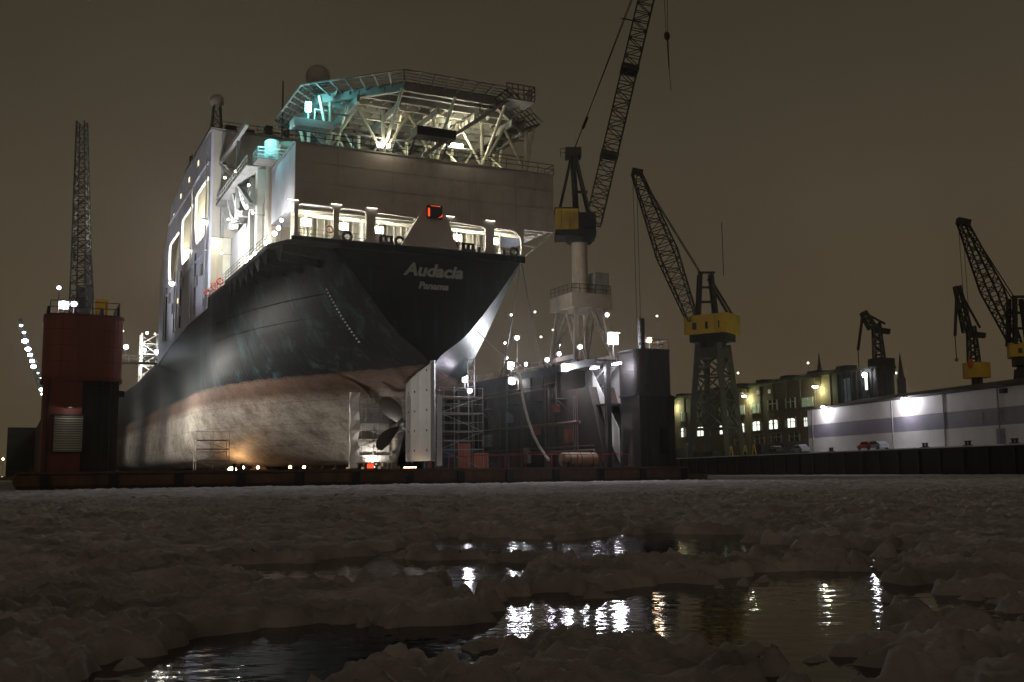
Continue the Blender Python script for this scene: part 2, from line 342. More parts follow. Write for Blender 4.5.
def part(name, mesh_obj, parent, loc=(0, 0, 0), rot=(0, 0, 0), scale=(1, 1, 1)):      # another object on shared mesh data
    o = bpy.data.objects.new(name, mesh_obj.data); COL.objects.link(o); o.parent = parent; o.location = loc; o.rotation_euler = rot; o.scale = scale
    return o
def light(kind, loc, energy, color=(1, 1, 1), size=0.2, parent=None, aim=None, spot=100, blend=0.9):
    d = bpy.data.lights.new('lamp_light', kind); d.energy = energy; d.color = color; d.shadow_soft_size = size
    if kind == 'SPOT': d.spot_size = R(spot); d.spot_blend = blend
    o = bpy.data.objects.new('lamp_light', d); COL.objects.link(o); o.location = loc
    if parent is not None: o.parent = parent
    if aim is not None: o.rotation_euler = (V(aim) - V(loc)).to_track_quat('-Z', 'Y').to_euler()
    return o
def lattice(mb, p0, p1, w0, w1, d0, d1, n, side, chord=0.12, brace=0.06):
    """four-chord lattice boom from p0 to p1; side = direction of its width"""
    p0, p1 = V(p0), V(p1); ax = (p1 - p0).normalized(); sx = V(side); sx = (sx - ax * sx.dot(ax)).normalized(); sy = ax.cross(sx)
    def c(t, a, b): return p0.lerp(p1, t) + sx * (a * (w0 + (w1 - w0) * t) / 2) + sy * (b * (d0 + (d1 - d0) * t) / 2)
    q = [(-1, -1), (1, -1), (1, 1), (-1, 1)]
    for a, b in q: mb.beam(c(0, a, b), c(1, a, b), chord)
    for k in range(n):
        t0, t1 = k / n, (k + 1) / n
        for i in range(4):
            A, B = q[i], q[(i + 1) % 4]
            mb.beam(c(t0, *A), c(t0, *B), brace)
            if k % 2: A, B = B, A
            mb.beam(c(t0, *A), c(t1, *B), brace)
    return mb
def rail(mb, pts, h=1.05, step=1.6, r=0.03, rails=(0.55, 1.05)):
    for a, b in zip(pts[:-1], pts[1:]):
        a, b = V(a), V(b); n = max(1, int((b - a).length / step))
        for k in range(n + 1):
            p = a.lerp(b, k / n); mb.beam(p, p + V((0, 0, h)), r * 2)
        for z in rails: mb.beam(a + V((0, 0, z)), b + V((0, 0, z)), r * 2)
    return mb
# ================================================================ THE SETTING
wmb = MB(); wmb.add([(-3000, -200, 0), (3000, -200, 0), (3000, 5500, 0), (-3000, 5500, 0)], [(0, 1, 2, 3)])
o = wmb.build('water', 'water', kind='structure'); o['label'] = 'dark open harbour water between the ice'

# ---- brash ice: a real height field of rounded lumps, open leads where the photograph shows dark water
def vnoise(x, y, seed):
    xi = np.floor(x).astype(np.int64); yi = np.floor(y).astype(np.int64); fx = x - xi; fy = y - yi
    def h(a, b):
        n = (a * 374761393 + b * 668265263 + seed * 974634541) & 0xFFFFFFFF
        n = ((n ^ (n >> 13)) * 1274126177) & 0xFFFFFFFF
        return ((n ^ (n >> 16)) & 0xFFFF) / 65535.0 * 2 * np.pi
    def g(a, b, dx, dy):
        an = h(a, b); return np.cos(an) * dx + np.sin(an) * dy
    ux = fx * fx * fx * (fx * (fx * 6 - 15) + 10); uy = fy * fy * fy * (fy * (fy * 6 - 15) + 10)
    a = g(xi, yi, fx, fy); b2 = g(xi + 1, yi, fx - 1, fy); c = g(xi, yi + 1, fx, fy - 1); d = g(xi + 1, yi + 1, fx - 1, fy - 1)
    return ((a + (b2 - a) * ux) * (1 - uy) + (c + (d - c) * ux) * uy) * 1.5
LEADS = [(300, 668, 150, 26, 1.2), (455, 640, 40, 16, .8), (520, 638, 55, 9, .7), (560, 612, 90, 20, 1.15), (640, 622, 95, 20, 1.15), (745, 606, 85, 22, 1.15), (690, 630, 100, 11, .9), (610, 545, 170, 13, 1.25),
         (720, 547, 95, 11, 1.2), (475, 570, 45, 18, 1.2), (350, 568, 100, 14, 1.0), (300, 588, 60, 8, .6), (930, 600, 110, 22, .8), (830, 585, 50, 10, .9), (80, 640, 80, 8, .35),
         (130, 520, 40, 3, .5), (785, 517, 40, 3, .8), (420, 525, 90, 4, .6), (880, 552, 60, 6, .4), (220, 655, 50, 12, .8)]
_L = []
for px, py, rx, ry, k in LEADS:
    c = on_z(px, py, 0); a = on_z(px, py - ry, 0); b_ = on_z(px, py + ry, 0)
    _L.append((c.x, c.y, rx * c.y / FPX, max(0.3, (a.y - b_.y) / 2), k))
def ice_h(x, y, fine):
    wx = x + 0.35 * vnoise(x * 0.7, y * 0.7, 11); wy = y + 0.35 * vnoise(x * 0.7 + 9, y * 0.7, 12)
    lead = np.zeros_like(x)
    ex = x + 0.9 * vnoise(x * 0.45, y * 0.30, 5) + 0.25 * vnoise(x * 1.6, y * 1.2, 6); ey = y + 1.0 * vnoise(x * 0.4 + 4, y * 0.25, 7)
    for cx, cyy, rx, ry, k in _L:
        q = ((ex - cx) / rx) ** 2 + ((ey - cyy) / ry) ** 2
        lead = np.maximum(lead, k * np.exp(-q * 0.9))
    b1 = np.abs(vnoise(wx * 1.3, wy * 1.1, 1)); b2 = np.abs(vnoise(wx * 3.5, wy * 3.0, 2)); b3 = np.abs(vnoise(wx * 8.0, wy * 7.2, 3))
    slow = vnoise(x * 0.16, y * 0.13, 4)
    F = 0.48 + 0.45 * slow + 0.50 * vnoise(wx * 0.55, wy * 0.50, 21) + 0.58 * vnoise(wx * 1.4, wy * 1.2, 22) + 0.44 * vnoise(wx * 3.1, wy * 2.8, 23) - 1.42 * np.clip(lead - 0.13, 0, 1)
    if fine: F = F + 0.12 * vnoise(wx * 7.3, wy * 6.9, 24)
    m_ = np.clip((F + 0.02) / 0.34, 0, 1); m_ = m_ * m_ * (3 - 2 * m_)
    h = -0.06 + m_ * (0.066 + 0.040 * np.clip(F, 0, 1.2) + 0.050 * b1 + 0.092 * b2 ** 0.9 + 0.070 * b3 ** 0.9)
    far = 1.0 + 0.55 * np.clip((y - 9) / 14, 0, 1)
    h = np.where(h > 0, h * far, h)
    if fine: h = h + m_ * (0.040 * np.abs(vnoise(wx * 12, wy * 11, 8)) + 0.009 * vnoise(wx * 22, wy * 21, 9))
    return np.maximum(h, -0.08)
V_all, F_all, off = [], [], 0
for x0, x1, y0, y1, st, fine in ((-8.5, 8.5, 3.2, 13, .034, 1), (-23, 23, 13, 40, .085, 1), (-26, 26, 40, 45, .12, 1), (-75, 75, 45, 128, .27, 0), (-330, 130, 128, 420, 1.4, 0)):
    nx, ny = int((x1 - x0) / st) + 1, int((y1 - y0) / st) + 1
    gx, gy = np.meshgrid(np.linspace(x0, x1, nx), np.linspace(y0, y1, ny))
    hh = ice_h(gx, gy, fine)
    if st > 1: hh = 0.06 + 0.6 * hh
    V_all.append(np.stack([gx.ravel(), gy.ravel(), hh.ravel()], 1))
    i = (np.arange(ny - 1)[:, None] * nx + np.arange(nx - 1)[None, :])
    keep = (np.maximum(np.maximum(hh[:-1, :-1], hh[1:, :-1]), np.maximum(hh[:-1, 1:], hh[1:, 1:])) > -0.045).ravel()
    i = i.ravel()[keep]
    F_all.append(np.stack([i, i + 1, i + nx + 1, i + nx], 1) + off); off += nx * ny
vv = np.concatenate(V_all).astype(np.float32); ff = np.concatenate(F_all).astype(np.int32)
me = bpy.data.meshes.new('brash_ice'); me.vertices.add(len(vv)); me.vertices.foreach_set('co', vv.ravel())
me.loops.add(ff.size); me.loops.foreach_set('vertex_index', ff.ravel()); me.polygons.add(len(ff))
me.polygons.foreach_set('loop_start', np.arange(0, ff.size, 4, dtype=np.int32)); me.polygons.foreach_set('loop_total', np.full(len(ff), 4, np.int32))
me.polygons.foreach_set('use_smooth', np.ones(len(ff), bool)); me.update(); me.materials.append(MAT['brash_ice'])
o = bpy.data.objects.new('brash_ice', me); COL.objects.link(o); o['kind'] = 'stuff'; o['label'] = 'lumpy grey-brown brash ice covering the harbour'; o['category'] = 'ice'

# ---- far bank and the quay
mb = MB(); mb.prism([(-2500, 900, -1), (-500, 900, -1), (60, 760, -1), (900, 760, -1), (3000, 900, -1), (3000, 3000, -1), (-2500, 3000, -1)], (0, 0, 4))
mb.build('far_bank', 'far_dark', kind='structure')
qa = QUAY.a
mb = MB(); mb.box(0, 420, -140, 640, 4.0, 4.2)
mb.build('quay', 'snow_ground', loc=QUAY.o, rz=qa, kind='structure')
mb = MB(); mb.box(0.15, 420, -139.9, 639.9, -4, 4.0); o = mb.build('quay_wall', 'quay_wall', loc=QUAY.o, rz=qa, kind='structure')
for k in range(52):                                   # timber fender piles down the quay face
    y = -60 + k * 5.2
    MB().beam((-0.12, 0, -2), (-0.12, 0, 3.7), 0.42).build('fender_pile', 'black_tower', o, loc=(0, y, 0))
MB().box(-0.12, 0.5, -139, 639, 3.72, 3.996).build('coping_beam', 'quay_wall', o)

# ================================================================ LAMPS (shared builders)
def floodlight(loc, label, mat='lamp_cool', r=0.28, drop=1.2, rz=SHIP.a, energy=0, col=(0.92, 0.95, 1), aim=None, spot=120, group=None, kind='POINT'):
    t = thing('floodlight', label, 'floodlight', loc, rz, group)
    MB().tube((0, 0, -drop), (0, 0, -0.1), 0.07, 0.05, 6).build('post', 'galvanised', t)
    h = MB(); h.box(-r * 1.15, r * 1.15, 0.02, 0.42, -r * 1.0, r * 1.1); h.box(-r * 1.3, r * 1.3, -0.25, 0.06, r * 1.0, r * 1.2); h.build('housing', 'grey_paint', t)
    MB().ball((0, -0.06, 0), r, 12, 8, (1, 0.55, 0.9)).build('lens', mat, t)
    if energy:
        lo = V((0, -0.45, 0))
        ob = light(kind, lo, energy, col, 0.3, t, spot=spot)
        if aim is not None:
            q = Matrix.Rotation(-rz, 3, 'Z') @ (V(aim) - V(loc)); ob.rotation_euler = q.to_track_quat('-Z', 'Y').to_euler()
    return t
# ================================================================ FLOATING DOCK
DK = 1.5
sa = SHIP.a
dock = thing('floating_dock', 'rusty floating dock carrying the big ship, its deck just above the ice', 'dock', SHIP.o, sa)
pont = MB(); pont.box(-37, 25.4, -6.8, 232, -2.5, DK); pont.build('pontoon', 'dock_steel', dock)
mb = MB(); mb.box(-37.15, 25.55, -7.02, -6.8, 0.45, DK - 0.25); mb.build('rubbing_strake', 'rust_edge', dock)
mb = MB(); mb.box(-37.1, 25.5, -7.08, -6.5, DK - 0.12, DK + 0.06); mb.build('deck_edge', 'rust_edge', dock)
for k in range(13):
    x = -35 + k * 5
    b_ = MB(); b_.box(x - 0.35, x + 0.35, -7.25, -7.0, 0.1, DK - 0.15); b_.build('fender', 'rubber', dock)
mb = MB(); mb.box(25.4, 28.6, -6.2, 3, -1, 0.75); mb.build('landing_stage', 'rust_edge', dock)

def rounded(x0, x1, y0, y1, r, z0, n=6):
    pts = []
    for cx, cyy, a0 in ((x1 - r, y0 + r, -90), (x1 - r, y1 - r, 0), (x0 + r, y1 - r, 90), (x0 + r, y0 + r, 180)):
        for k in range(n + 1):
            a = R(a0 + 90 * k / n); pts.append((cx + r * math.cos(a), cyy + r * math.sin(a), z0))
    return pts
# left tower (port end of the dock): red drum over a narrower maroon and black trunk
LX0, LX1, LY = -35.35, -29.75, -6.2
tw = MB(); tw.prism(rounded(LX0 - 0.15, LX1 + 0.25, LY - 0.1, LY + 6.0, 1.5, 9.0), (0, 0, 5.1)); tw.build('tower_drum', 'red_tower', dock)
mb = MB(); mb.prism(rounded(LX0 - 0.22, LX1 + 0.32, LY - 0.17, LY + 6.07, 1.5, 8.82), (0, 0, 0.28)); mb.build('tower_band', 'maroon_tower', dock)
mb = MB(); mb.prism(rounded(LX0 - 0.22, LX1 + 0.32, LY - 0.17, LY + 6.07, 1.5, 14.05), (0, 0, 0.16)); mb.build('tower_band', 'maroon_tower', dock)
t1 = MB(); t1.box(LX0, LX0 + 2.85, LY, LY + 5.8, DK, 8.9); trunk = t1.build('tower_trunk', 'maroon_tower', dock)
t1 = MB(); t1.box(LX0 + 2.85, LX1, LY + 0.35, LY + 5.8, DK, 8.9); t1.build('tower_trunk', 'black_tower', dock)
# lit louvred opening in the trunk
wx0, wx1, wz0, wz1 = -34.55, -32.35, 3.1, 6.0
wo_ = MB(); wo_.box(wx0 + 0.03, wx1 - 0.03, LY - 0.03, LY + 0.01, wz0 + 0.03, wz1 - 0.03); win = wo_.build('louvre_window', 'cream_paint', dock)
fr = MB()
for a in ((wx0 - .1, wx0 + .05, wz0 - .1, wz1 + .1), (wx1 - .05, wx1 + .1, wz0 - .1, wz1 + .1)): fr.box(a[0], a[1], LY - 0.16, LY - 0.002, a[2], a[3])
fr.box(wx0 + .05, wx1 - .05, LY - 0.16, LY - 0.002, wz1 - .03, wz1 + .1); fr.box(wx0 + .05, wx1 - .05, LY - 0.16, LY - 0.002, wz0 - .1, wz0 + .03)
fr.build('frame', 'black_tower', win)
slat = MB(); slat.beam((wx0 + .06, LY - 0.09, 0), (wx1 - .06, LY - 0.09, 0), 0.10, 0.05, (0, 0.5, 1)); s0 = slat.build('slat', 'galvanised', win, loc=(0, 0, wz0 + 0.12))
for k in range(1, 15): part('slat', s0, win, (0, 0, wz0 + 0.12 + k * 0.19))
light('POINT', (-33.4, LY - 0.9, 6.5), 16, (1, 0.98, 0.9), 0.1, dock)
lp = MB(); lp.box(-33.7, -33.1, LY - 0.9, LY - 0.05, 6.55, 6.65); lp.build('lamp_bracket', 'black_tower', dock)
rl = MB(); rail(rl, [(LX0 + .2, LY + .2, 14.2), (LX1 - .2, LY + .2, 14.2), (LX1 - .2, LY + 5.6, 14.2)], 1.0, 0.9); rl.build('tower_rail', 'dark_steel', dock)
for x, y, s_ in ((LX0 + 0.1, LY + 0.3, .35), (LX1 - 0.3, LY + 0.4, .4), (-31.2, LY + 2, .5)):
    b_ = MB(); b_.tube((x, y, 14.2), (x, y, 14.2 + s_ * 1.6), s_ * .5, s_ * .35); b_.build('vent', 'dark_steel', dock)
b_ = MB(); b_.box(-31.6, -30.6, LY + 3, LY + 4, 14.2, 16.0); b_.build('roof_cabinet', 'yellow_paint', dock)
b_ = MB(); b_.box(LX1 - 0.02, LX1 + 0.45, LY + 0.6, LY + 1.2, 7.6, 8.1); b_.build('bracket', 'dark_steel', dock)
# port wing wall and its far end tower
mb = MB(); mb.box(-32.4, -30.4, 0.2, 186, DK, 12.9); mb.build('wing_wall', 'wall_steel', dock)
mb = MB(); mb.box(-38.5, -30.2, 186, 200, DK, 13.6); mb.build('end_tower', 'clad_dark', dock)

# starboard tower: black, round-cornered top
RX0, RX1, RY = 20.5, 24.8, -6.0
tw = MB(); tw.prism(rounded(RX0 - 0.1, RX1 + 0.1, RY - 0.1, RY + 4.5, 1.2, 9.0), (0, 0, 4.7)); tw.build('tower_drum', 'black_tower', dock)
mb = MB(); mb.prism(rounded(RX0 - 0.17, RX1 + 0.17, RY - 0.17, RY + 4.57, 1.2, 8.85), (0, 0, 0.22)); mb.build('tower_band', 'dark_steel', dock)
mb = MB(); mb.prism(rounded(RX0 - 0.17, RX1 + 0.17, RY - 0.17, RY + 4.57, 1.2, 13.6), (0, 0, 0.16)); mb.build('tower_band', 'dark_steel', dock)
mb = MB(); mb.box(RX0, RX1 - 1.9, RY, RY + 3.7, DK, 8.9); mb.build('tower_trunk', 'black_tower', dock)
mb = MB(); mb.box(RX1 - .7, RX1, RY, RY + 3.7, DK, 8.9); mb.build('tower_trunk', 'black_tower', dock)
mb = MB(); mb.box(RX1 - 1.9, RX1 - .7, RY + 0.4, RY + 3.5, 5.6, 8.9); mb.build('tower_trunk', 'black_tower', dock)
mb = MB(); mb.box(RX1 - 1.9, RX1 - .7, RY + 0.1, RY + 3.6, DK, 2.9); mb.build('tower_trunk', 'black_tower', dock)
for x in (RX1 - 1.1,): MB().beam((x, RY + 0.6, 2.8), (x, RY + 0.6, 5.7), 0.12).build('mullion', 'dark_steel', dock)
mb = MB(); mb.tube((22.6, RY + 2.5, 13.7), (22.6, RY + 2.5, 17.3), 0.42, 0.40, 10)
for k in range(9): mb.beam((22.1, RY + 1.95, 13.9 + k * .4), (22.1, RY + 2.35, 13.9 + k * .4), .04)
for yy in (1.95, 2.35): mb.beam((22.1, RY + yy, 13.7), (22.1, RY + yy, 17.5), 0.05)
mb.build('exhaust_mast', 'dark_steel', dock)
rl = MB(); rail(rl, [(RX0 + .2, RY + .2, 13.75), (RX1 - .4, RY + .2, 13.75), (RX1 - .4, RY + 3.4, 13.75)], 1.0, 1.0); rl.build('tower_rail', 'dark_steel', dock)

# plate seams, ladders and cable pipes on both towers
for z in (10.3, 11.6, 12.9):
    mb = MB(); mb.prism(rounded(LX0 - 0.17, LX1 + 0.27, LY - 0.12, LY + 6.02, 1.5, z), (0, 0, 0.06)); mb.build('weld_band', 'maroon_tower', dock)
    mb = MB(); mb.prism(rounded(RX0 - 0.12, RX1 + 0.12, RY - 0.12, RY + 4.52, 1.2, z - .2), (0, 0, 0.05)); mb.build('weld_band', 'dark_steel', dock)
for x in (-34.2, -33.0, -31.6): MB().box(x - .03, x + .03, LY - .13, LY - .09, 9.1, 14.0).build('weld_seam', 'maroon_tower', dock)
for bx_, by_, z0_, z1_, mt in ((-31.2, LY + .2, DK, 8.8, 'dark_steel'), (RX0 + .9, RY - .1, DK, 8.8, 'dark_steel')):
    ld = MB()
    for dx in (-.25, .25): ld.beam((bx_ + dx, by_, z0_), (bx_ + dx, by_, z1_), .07)
    for k in range(int((z1_ - z0_) / .33)): ld.beam((bx_ - .25, by_, z0_ + .2 + k * .33), (bx_ + .25, by_, z0_ + .2 + k * .33), .04)
    ld.build('ladder', mt, dock)
for x, mt in ((-30.4, 'dark_steel'), (-35.0, 'dark_steel')): MB().tube((x, LY - .05 if x < -34 else LY + .28, DK), (x, LY - .05 if x < -34 else LY + .28, 8.8), .09, n=6).build('cable_pipe', mt, dock)
# starboard wing wall: riveted plating with frames, open stair bay beside the tower
WS = 19.5
ww = MB(); ww.plate([(-1.0, DK), (200, DK), (200, 12.9), (9.0, 12.9), (9.0, 10.4), (2.6, 10.4)], [], lambda a, b: (WS, a, b), (5.4, 0, 0)); ww.build('wing_wall', 'wall_steel', dock)
fr0 = MB().beam((WS - 0.10, 0, DK + 0.02), (WS - 0.10, 0, 12.6), 0.22, 0.20).build('wall_frame', 'wall_steel', dock, loc=(0, 10, 0))
for k in range(1, 34): part('wall_frame', fr0, dock, (0, 10 + k * 3.2, 0))
for z in (5.0, 8.6): MB().beam((WS - 0.08, 9.2, z), (WS - 0.08, 199, z), 0.15, 0.2).build('wall_stringer', 'wall_steel', dock)
mb = MB(); mb.box(WS - 0.7, WS + 5.8, -0.5, 200, 12.9, 13.15); mb.build('gallery_deck', 'dark_steel', dock)
mb = MB(); mb.box(WS - 0.72, WS - 0.6, -0.4, 60, 12.5, 13.3); mb.build('gallery_fascia', 'dark_steel', dock)
rl = MB(); rail(rl, [(WS - .6, 9, 13.15), (WS - .6, 90, 13.15)], 1.05, 2.0); rl.build('gallery_rail', 'galvanised', dock)
mb = MB(); mb.box(WS + 3.3, WS + 3.6, -0.6, 9.0, DK, 12.8); mb.build('bay_wall', 'grey_paint', dock)
MB().box(WS + 0.02, WS + 0.55, -1.2, -.7, DK, 12.9).build('bay_pillar', 'black_tower', dock)
for k in range(2):
    y0_, z0_ = (-0.4, 3.0) if k == 0 else (7.6, 8.4)
    y1_, z1_ = (7.2, 8.2) if k == 0 else (0.6, 12.7)
    st = MB()
    for xx in (WS + 1.2, WS + 2.4): st.beam((xx, y0_, z0_), (xx, y1_, z1_), 0.08, 0.3)
    n = 16
    for j in range(n):
        t_ = (j + .5) / n; st.beam((WS + 1.2, y0_ + (y1_ - y0_) * t_, z0_ + (z1_ - z0_) * t_), (WS + 2.4, y0_ + (y1_ - y0_) * t_, z0_ + (z1_ - z0_) * t_), 0.26, 0.05)
    st.beam((WS + 1.2, y0_, z0_ + 1), (WS + 1.2, y1_, z1_ + 1), 0.06)
    st.build('stair', 'galvanised', dock)
mb = MB(); mb.prism([(WS + 1.0, -1.9, 2.0), (WS + 1.0, 3.4, 8.6), (WS + 1.0, 3.4, 12.2), (WS + 1.0, -1.9, 5.6)], (0.06, 0, 0)); mb.build('stair_panel', 'hall_white', dock)
mb = MB(); mb.box(WS + 0.4, WS + 3.2, -0.6, 9.0, 8.25, 8.4); mb.build('landing', 'dark_steel', dock)
# pipes, cable trays, boxes and stage brackets on the inner face of the wall
for z, r, y0_, y1_ in ((3.4, .16, 1, 60), (3.9, .1, 1, 80), (6.6, .2, 4, 90), (10.9, .12, 9.5, 90), (11.4, .08, 9.5, 90)): MB().tube((WS - .38, y0_, z), (WS - .38, y1_, z), r, n=8).build('wall_pipe', 'pipe_brown', dock)
for y in (4.4, 11.2, 12.0, 18.4, 24.6, 25.2, 33): MB().tube((WS - .5, y, DK), (WS - .5, y, rnd(9, 12.6)), rnd(.07, .16), n=8).build('riser_pipe', 'pipe_brown', dock)
for y, z, w_, h_ in ((6.2, 4.4, 1.0, 1.5), (14, 5.6, 1.6, 1.0), (16.4, 2.2, 1.2, 1.9), (21.5, 7.4, 1.0, 1.2), (28, 4.5, 2.0, 1.6), (9.2, 8.0, .8, .9)): MB().box(WS - .62, WS - .02, y, y + w_, z, z + h_).build('junction_box', rnd(0, 1) > .5 and 'grey_paint' or 'dull_orange', dock)
for y in (7.5, 13.2, 19.8, 27.5):
    b_ = MB(); b_.box(WS - 1.5, WS - .02, y, y + 1.6, 9.4, 9.5); b_.beam((WS - 1.4, y + .1, 9.4), (WS - .05, y + .1, 8.2), .1); b_.beam((WS - 1.4, y + 1.5, 9.4), (WS - .05, y + 1.5, 8.2), .1); rail(b_, [(WS - 1.45, y, 9.5), (WS - 1.45, y + 1.6, 9.5)], 1.0, .8, .025); b_.build('wall_stage', 'dark_steel', dock)
for y in (5.4, 22.8):
    ld = MB()
    for dy in (-.22, .22): ld.beam((WS - .3, y + dy, DK), (WS - .3, y + dy, 9.6 if y < 10 else 12.8), .06)
    for k in range(24 if y < 10 else 33): ld.beam((WS - .3, y - .22, DK + .3 + k * .33), (WS - .3, y + .22, DK + .3 + k * .33), .04)
    ld.build('ladder', 'galvanised', dock)
# handrail in red along the pontoon and the near end
rl = MB(); rail(rl, [(16.8, -4.8, DK), (-1, 10.0, DK)], 1.3, 2.4, 0.035); 
rl = MB(); rail(rl, [(19.0, -6.0, DK), (8.0, -4.5, DK), (3.0, 8, DK)], 1.35, 2.5, 0.04, rails=(1.35,)); rl.build('red_handrail', 'red_paint', dock)
for x, y in ((-20, -5.6), (-9, -5.7), (4, -5.6), (12, -5.6), (16.5, -5.6)):
    b_ = MB(); b_.tube((x - .3, y, DK), (x - .3, y, DK + .55), .14, .14, 8); b_.tube((x + .3, y, DK), (x + .3, y, DK + .55), .14, .14, 8)
    b_.tube((x - .3, y, DK + .5), (x - .3, y, DK + .6), .2, .2, 8); b_.tube((x + .3, y, DK + .5), (x + .3, y, DK + .6), .2, .2, 8); b_.build('bollard', 'dark_steel', dock)

# keel and bilge blocks
kb = MB(); kb.box(-1.1, 1.1, -0.55, 0.55, 0, 0.45); kb.box(-0.8, 0.8, -0.45, 0.45, 0.45, 0.86)
proto = None
for s_ in (0, -7.5, 7.5):
    for k in range(12):
        u_ = (13 if s_ == 0 else 44) + k * 6
        if proto is None:
            proto = kb.build('keel_block', 'timber', loc=SHIP.w(s_, u_, DK - 0.01), rz=sa); q = proto
        else:
            q = bpy.data.objects.new('keel_block', proto.data); COL.objects.link(q); q.location = SHIP.w(s_, u_, DK - 0.01); q.rotation_euler = (0, 0, sa)
        tag(q, 'low timber keel block between dock deck and ship bottom', 'block', 'keel blocks under the hull')

# ---- things standing on the dock deck
# scaffold with white sheeting round the propeller
def scaffold(loc, label, w_, d_, hs, rz=sa, brace=True, planks=True):
    t = thing('scaffold', label, 'scaffold', loc, rz)
    n = max(1, round(w_ / 2.0))
    for j, y in enumerate((0, d_)):
        for k in range(n + 1):
            MB().tube((k * w_ / n, y, 0), (k * w_ / n, y, hs[-1] + 1.1), 0.035, n=6).build('standard', 'galvanised', t)
    for z in hs:
        for y in (0, d_): MB().tube((0, y, z), (w_, y, z), 0.035, n=6).build('ledger', 'galvanised', t); MB().tube((0, y, z + 1), (w_, y, z + 1), 0.03, n=6).build('guard_rail', 'galvanised', t)
        for x in (0, w_): MB().tube((x, 0, z), (x, d_, z), 0.035, n=6).build('transom_tube', 'galvanised', t)
        if planks:
            for k in range(4): MB().box(0, w_, d_ * k / 4 + 0.03, d_ * (k + 1) / 4 - 0.03, z + 0.02, z + 0.06).build('plank', 'timber', t)
    if brace:
        z0 = 0
        for k, z in enumerate(hs): MB().tube((0 if k % 2 else w_, -0.05, z0), (w_ if k % 2 else 0, -0.05, z), 0.03, n=6).build('brace', 'galvanised', t); z0 = z
    return t
sc1 = scaffold(SHIP.w(-4.7, 10.6, DK), 'scaffold with white sheeting around the ship propeller', 4.2, 1.4, (1.6, 3.3, 5.0, 6.7))
sh = MB()
for k in range(8):
    z = 0.3 + k * 1.0
    sh.add([(-0.55 - .12 * math.sin(k * 2.1), -0.2, z), (0.45 + .1 * math.sin(k * 1.7), -0.25 - .08 * math.cos(k * 3), z), (0.45 + .1 * math.sin((k + 1) * 1.7), -0.25 - .08 * math.cos((k + 1) * 3), z + 1.0), (-0.55 - .12 * math.sin((k + 1) * 2.1), -0.2, z + 1.0),
            (-0.6, -0.05, z), (0.4, -0.1, z), (0.4, -0.1, z + 1.0), (-0.6, -0.05, z + 1.0)], [(0, 1, 2, 3), (4, 7, 6, 5), (0, 3, 7, 4), (1, 5, 6, 2)])
sh.build('sheeting', 'tarp', sc1)
back = MB()
for k in range(8): back.box(0.4 + k * .45, 0.4 + k * .45 + .43, .22 - .02 * (k % 2), .25 - .02 * (k % 2), 0.9, 7.2)
back.build('back_sheet', 'sheet_grey', sc1)
sc2 = scaffold(SHIP.w(4.6, 9.5, DK), 'tall tube scaffold tower with a railed platform by the wing wall', 5.2, 3.0, (2.2, 4.2, 6.2, 8.0), brace=True)
MB().tube((3.4, 0, 8), (3.4, 0, 12.4), 0.06, n=6).build('mast', 'galvanised', sc2)
MB().tube((4.2, 0, 8), (4.2, 0, 12.4), 0.06, n=6).build('mast', 'galvanised', sc2)
for k in range(7): MB().tube((3.4, 0, 8.6 + k * .6), (4.2, 0, 8.6 + k * .6), 0.03, n=5).build('rung', 'galvanised', sc2)
sc3 = scaffold(SHIP.w(1.5, 5.0, DK), 'narrow scaffold strip with white sheet beside the rudder', 1.2, 1.0, (2.0, 4.0, 6.0), planks=False)
sh = MB(); sh.box(0.9, 1.5, -0.2, -0.15, 0.4, 7.8); sh.build('sheeting', 'tarp', sc3)
p_ = SHIP.px_y(205, 468, 24.0)
sc4 = scaffold(SHIP.w(p_.x - 1, 24, DK), 'low work scaffold beside the lit bilge of the hull', 3.6, 1.6, (1.3, 2.6, 3.6))
# containers
def container(name, label, mat, loc, L_, W_, H_, rz):
    t = thing(name, label, 'container', loc, rz)
    MB().box(0.06, L_ - .06, 0.06, W_ - .06, 0.08, H_ - .06).build('body', mat, t)
    for x in (0, L_ - .12):
        for y in (0, W_ - .12): MB().box(x, x + .12, y, y + .12, 0, H_).build('corner_post', mat, t)
    for z in (0.0, H_ - .14):
        for y in (-0.01, W_ - .11): MB().box(0.12, L_ - .12, y, y + .12, z, z + .14).build('side_rail', mat, t)
    rb = MB().box(-0.03, 0.03, 0.0, 0.05, 0.14, H_ - .14).build('rib', mat, t, loc=(0.4, 0.02, 0))
    for k in range(1, int(L_ / .35)): part('rib', rb, t, (0.4 + k * .35, 0.02, 0))
    return t
container('work_container', 'blue steel container on the dock deck by the scaffold tower', 'blue_paint', SHIP.w(4.9, 13.2, DK), 3.0, 2.2, 2.4, sa)
container('work_container', 'orange steel container against the wing wall', 'dull_orange', SHIP.w(8.4, 13.4, DK), 1.6, 2.2, 3.0, sa)
container('work_container', 'short orange bin beside the taller orange container', 'dull_orange', SHIP.w(10.4, 13.4, DK), 1.8, 2.2, 1.9, sa)
# lying cylindrical tank
tk = thing('storage_tank', 'brown cylindrical tank lying on the dock deck', 'tank', SHIP.w(13.0, -3.0, DK), sa)
MB().tube((0, 0, .85), (3.8, 0, .85), 0.72, 0.72, 20).build('shell', 'tank_paint', tk)
for x, sgn in ((0, -1), (3.8, 1)): MB().ball((x, 0, .85), 0.72, 16, 8, (0.3, 1, 1)).build('end_cap', 'tank_paint', tk)
for x in (0.6, 1.9, 3.2): MB().tube((x - .05, 0, .85), (x + .05, 0, .85), 0.75, 0.75, 20).build('hoop', 'rust_edge', tk)
for x in (0.5, 3.0): MB().box(x, x + .35, -0.6, .6, 0, .42).build('saddle', 'dark_steel', tk)
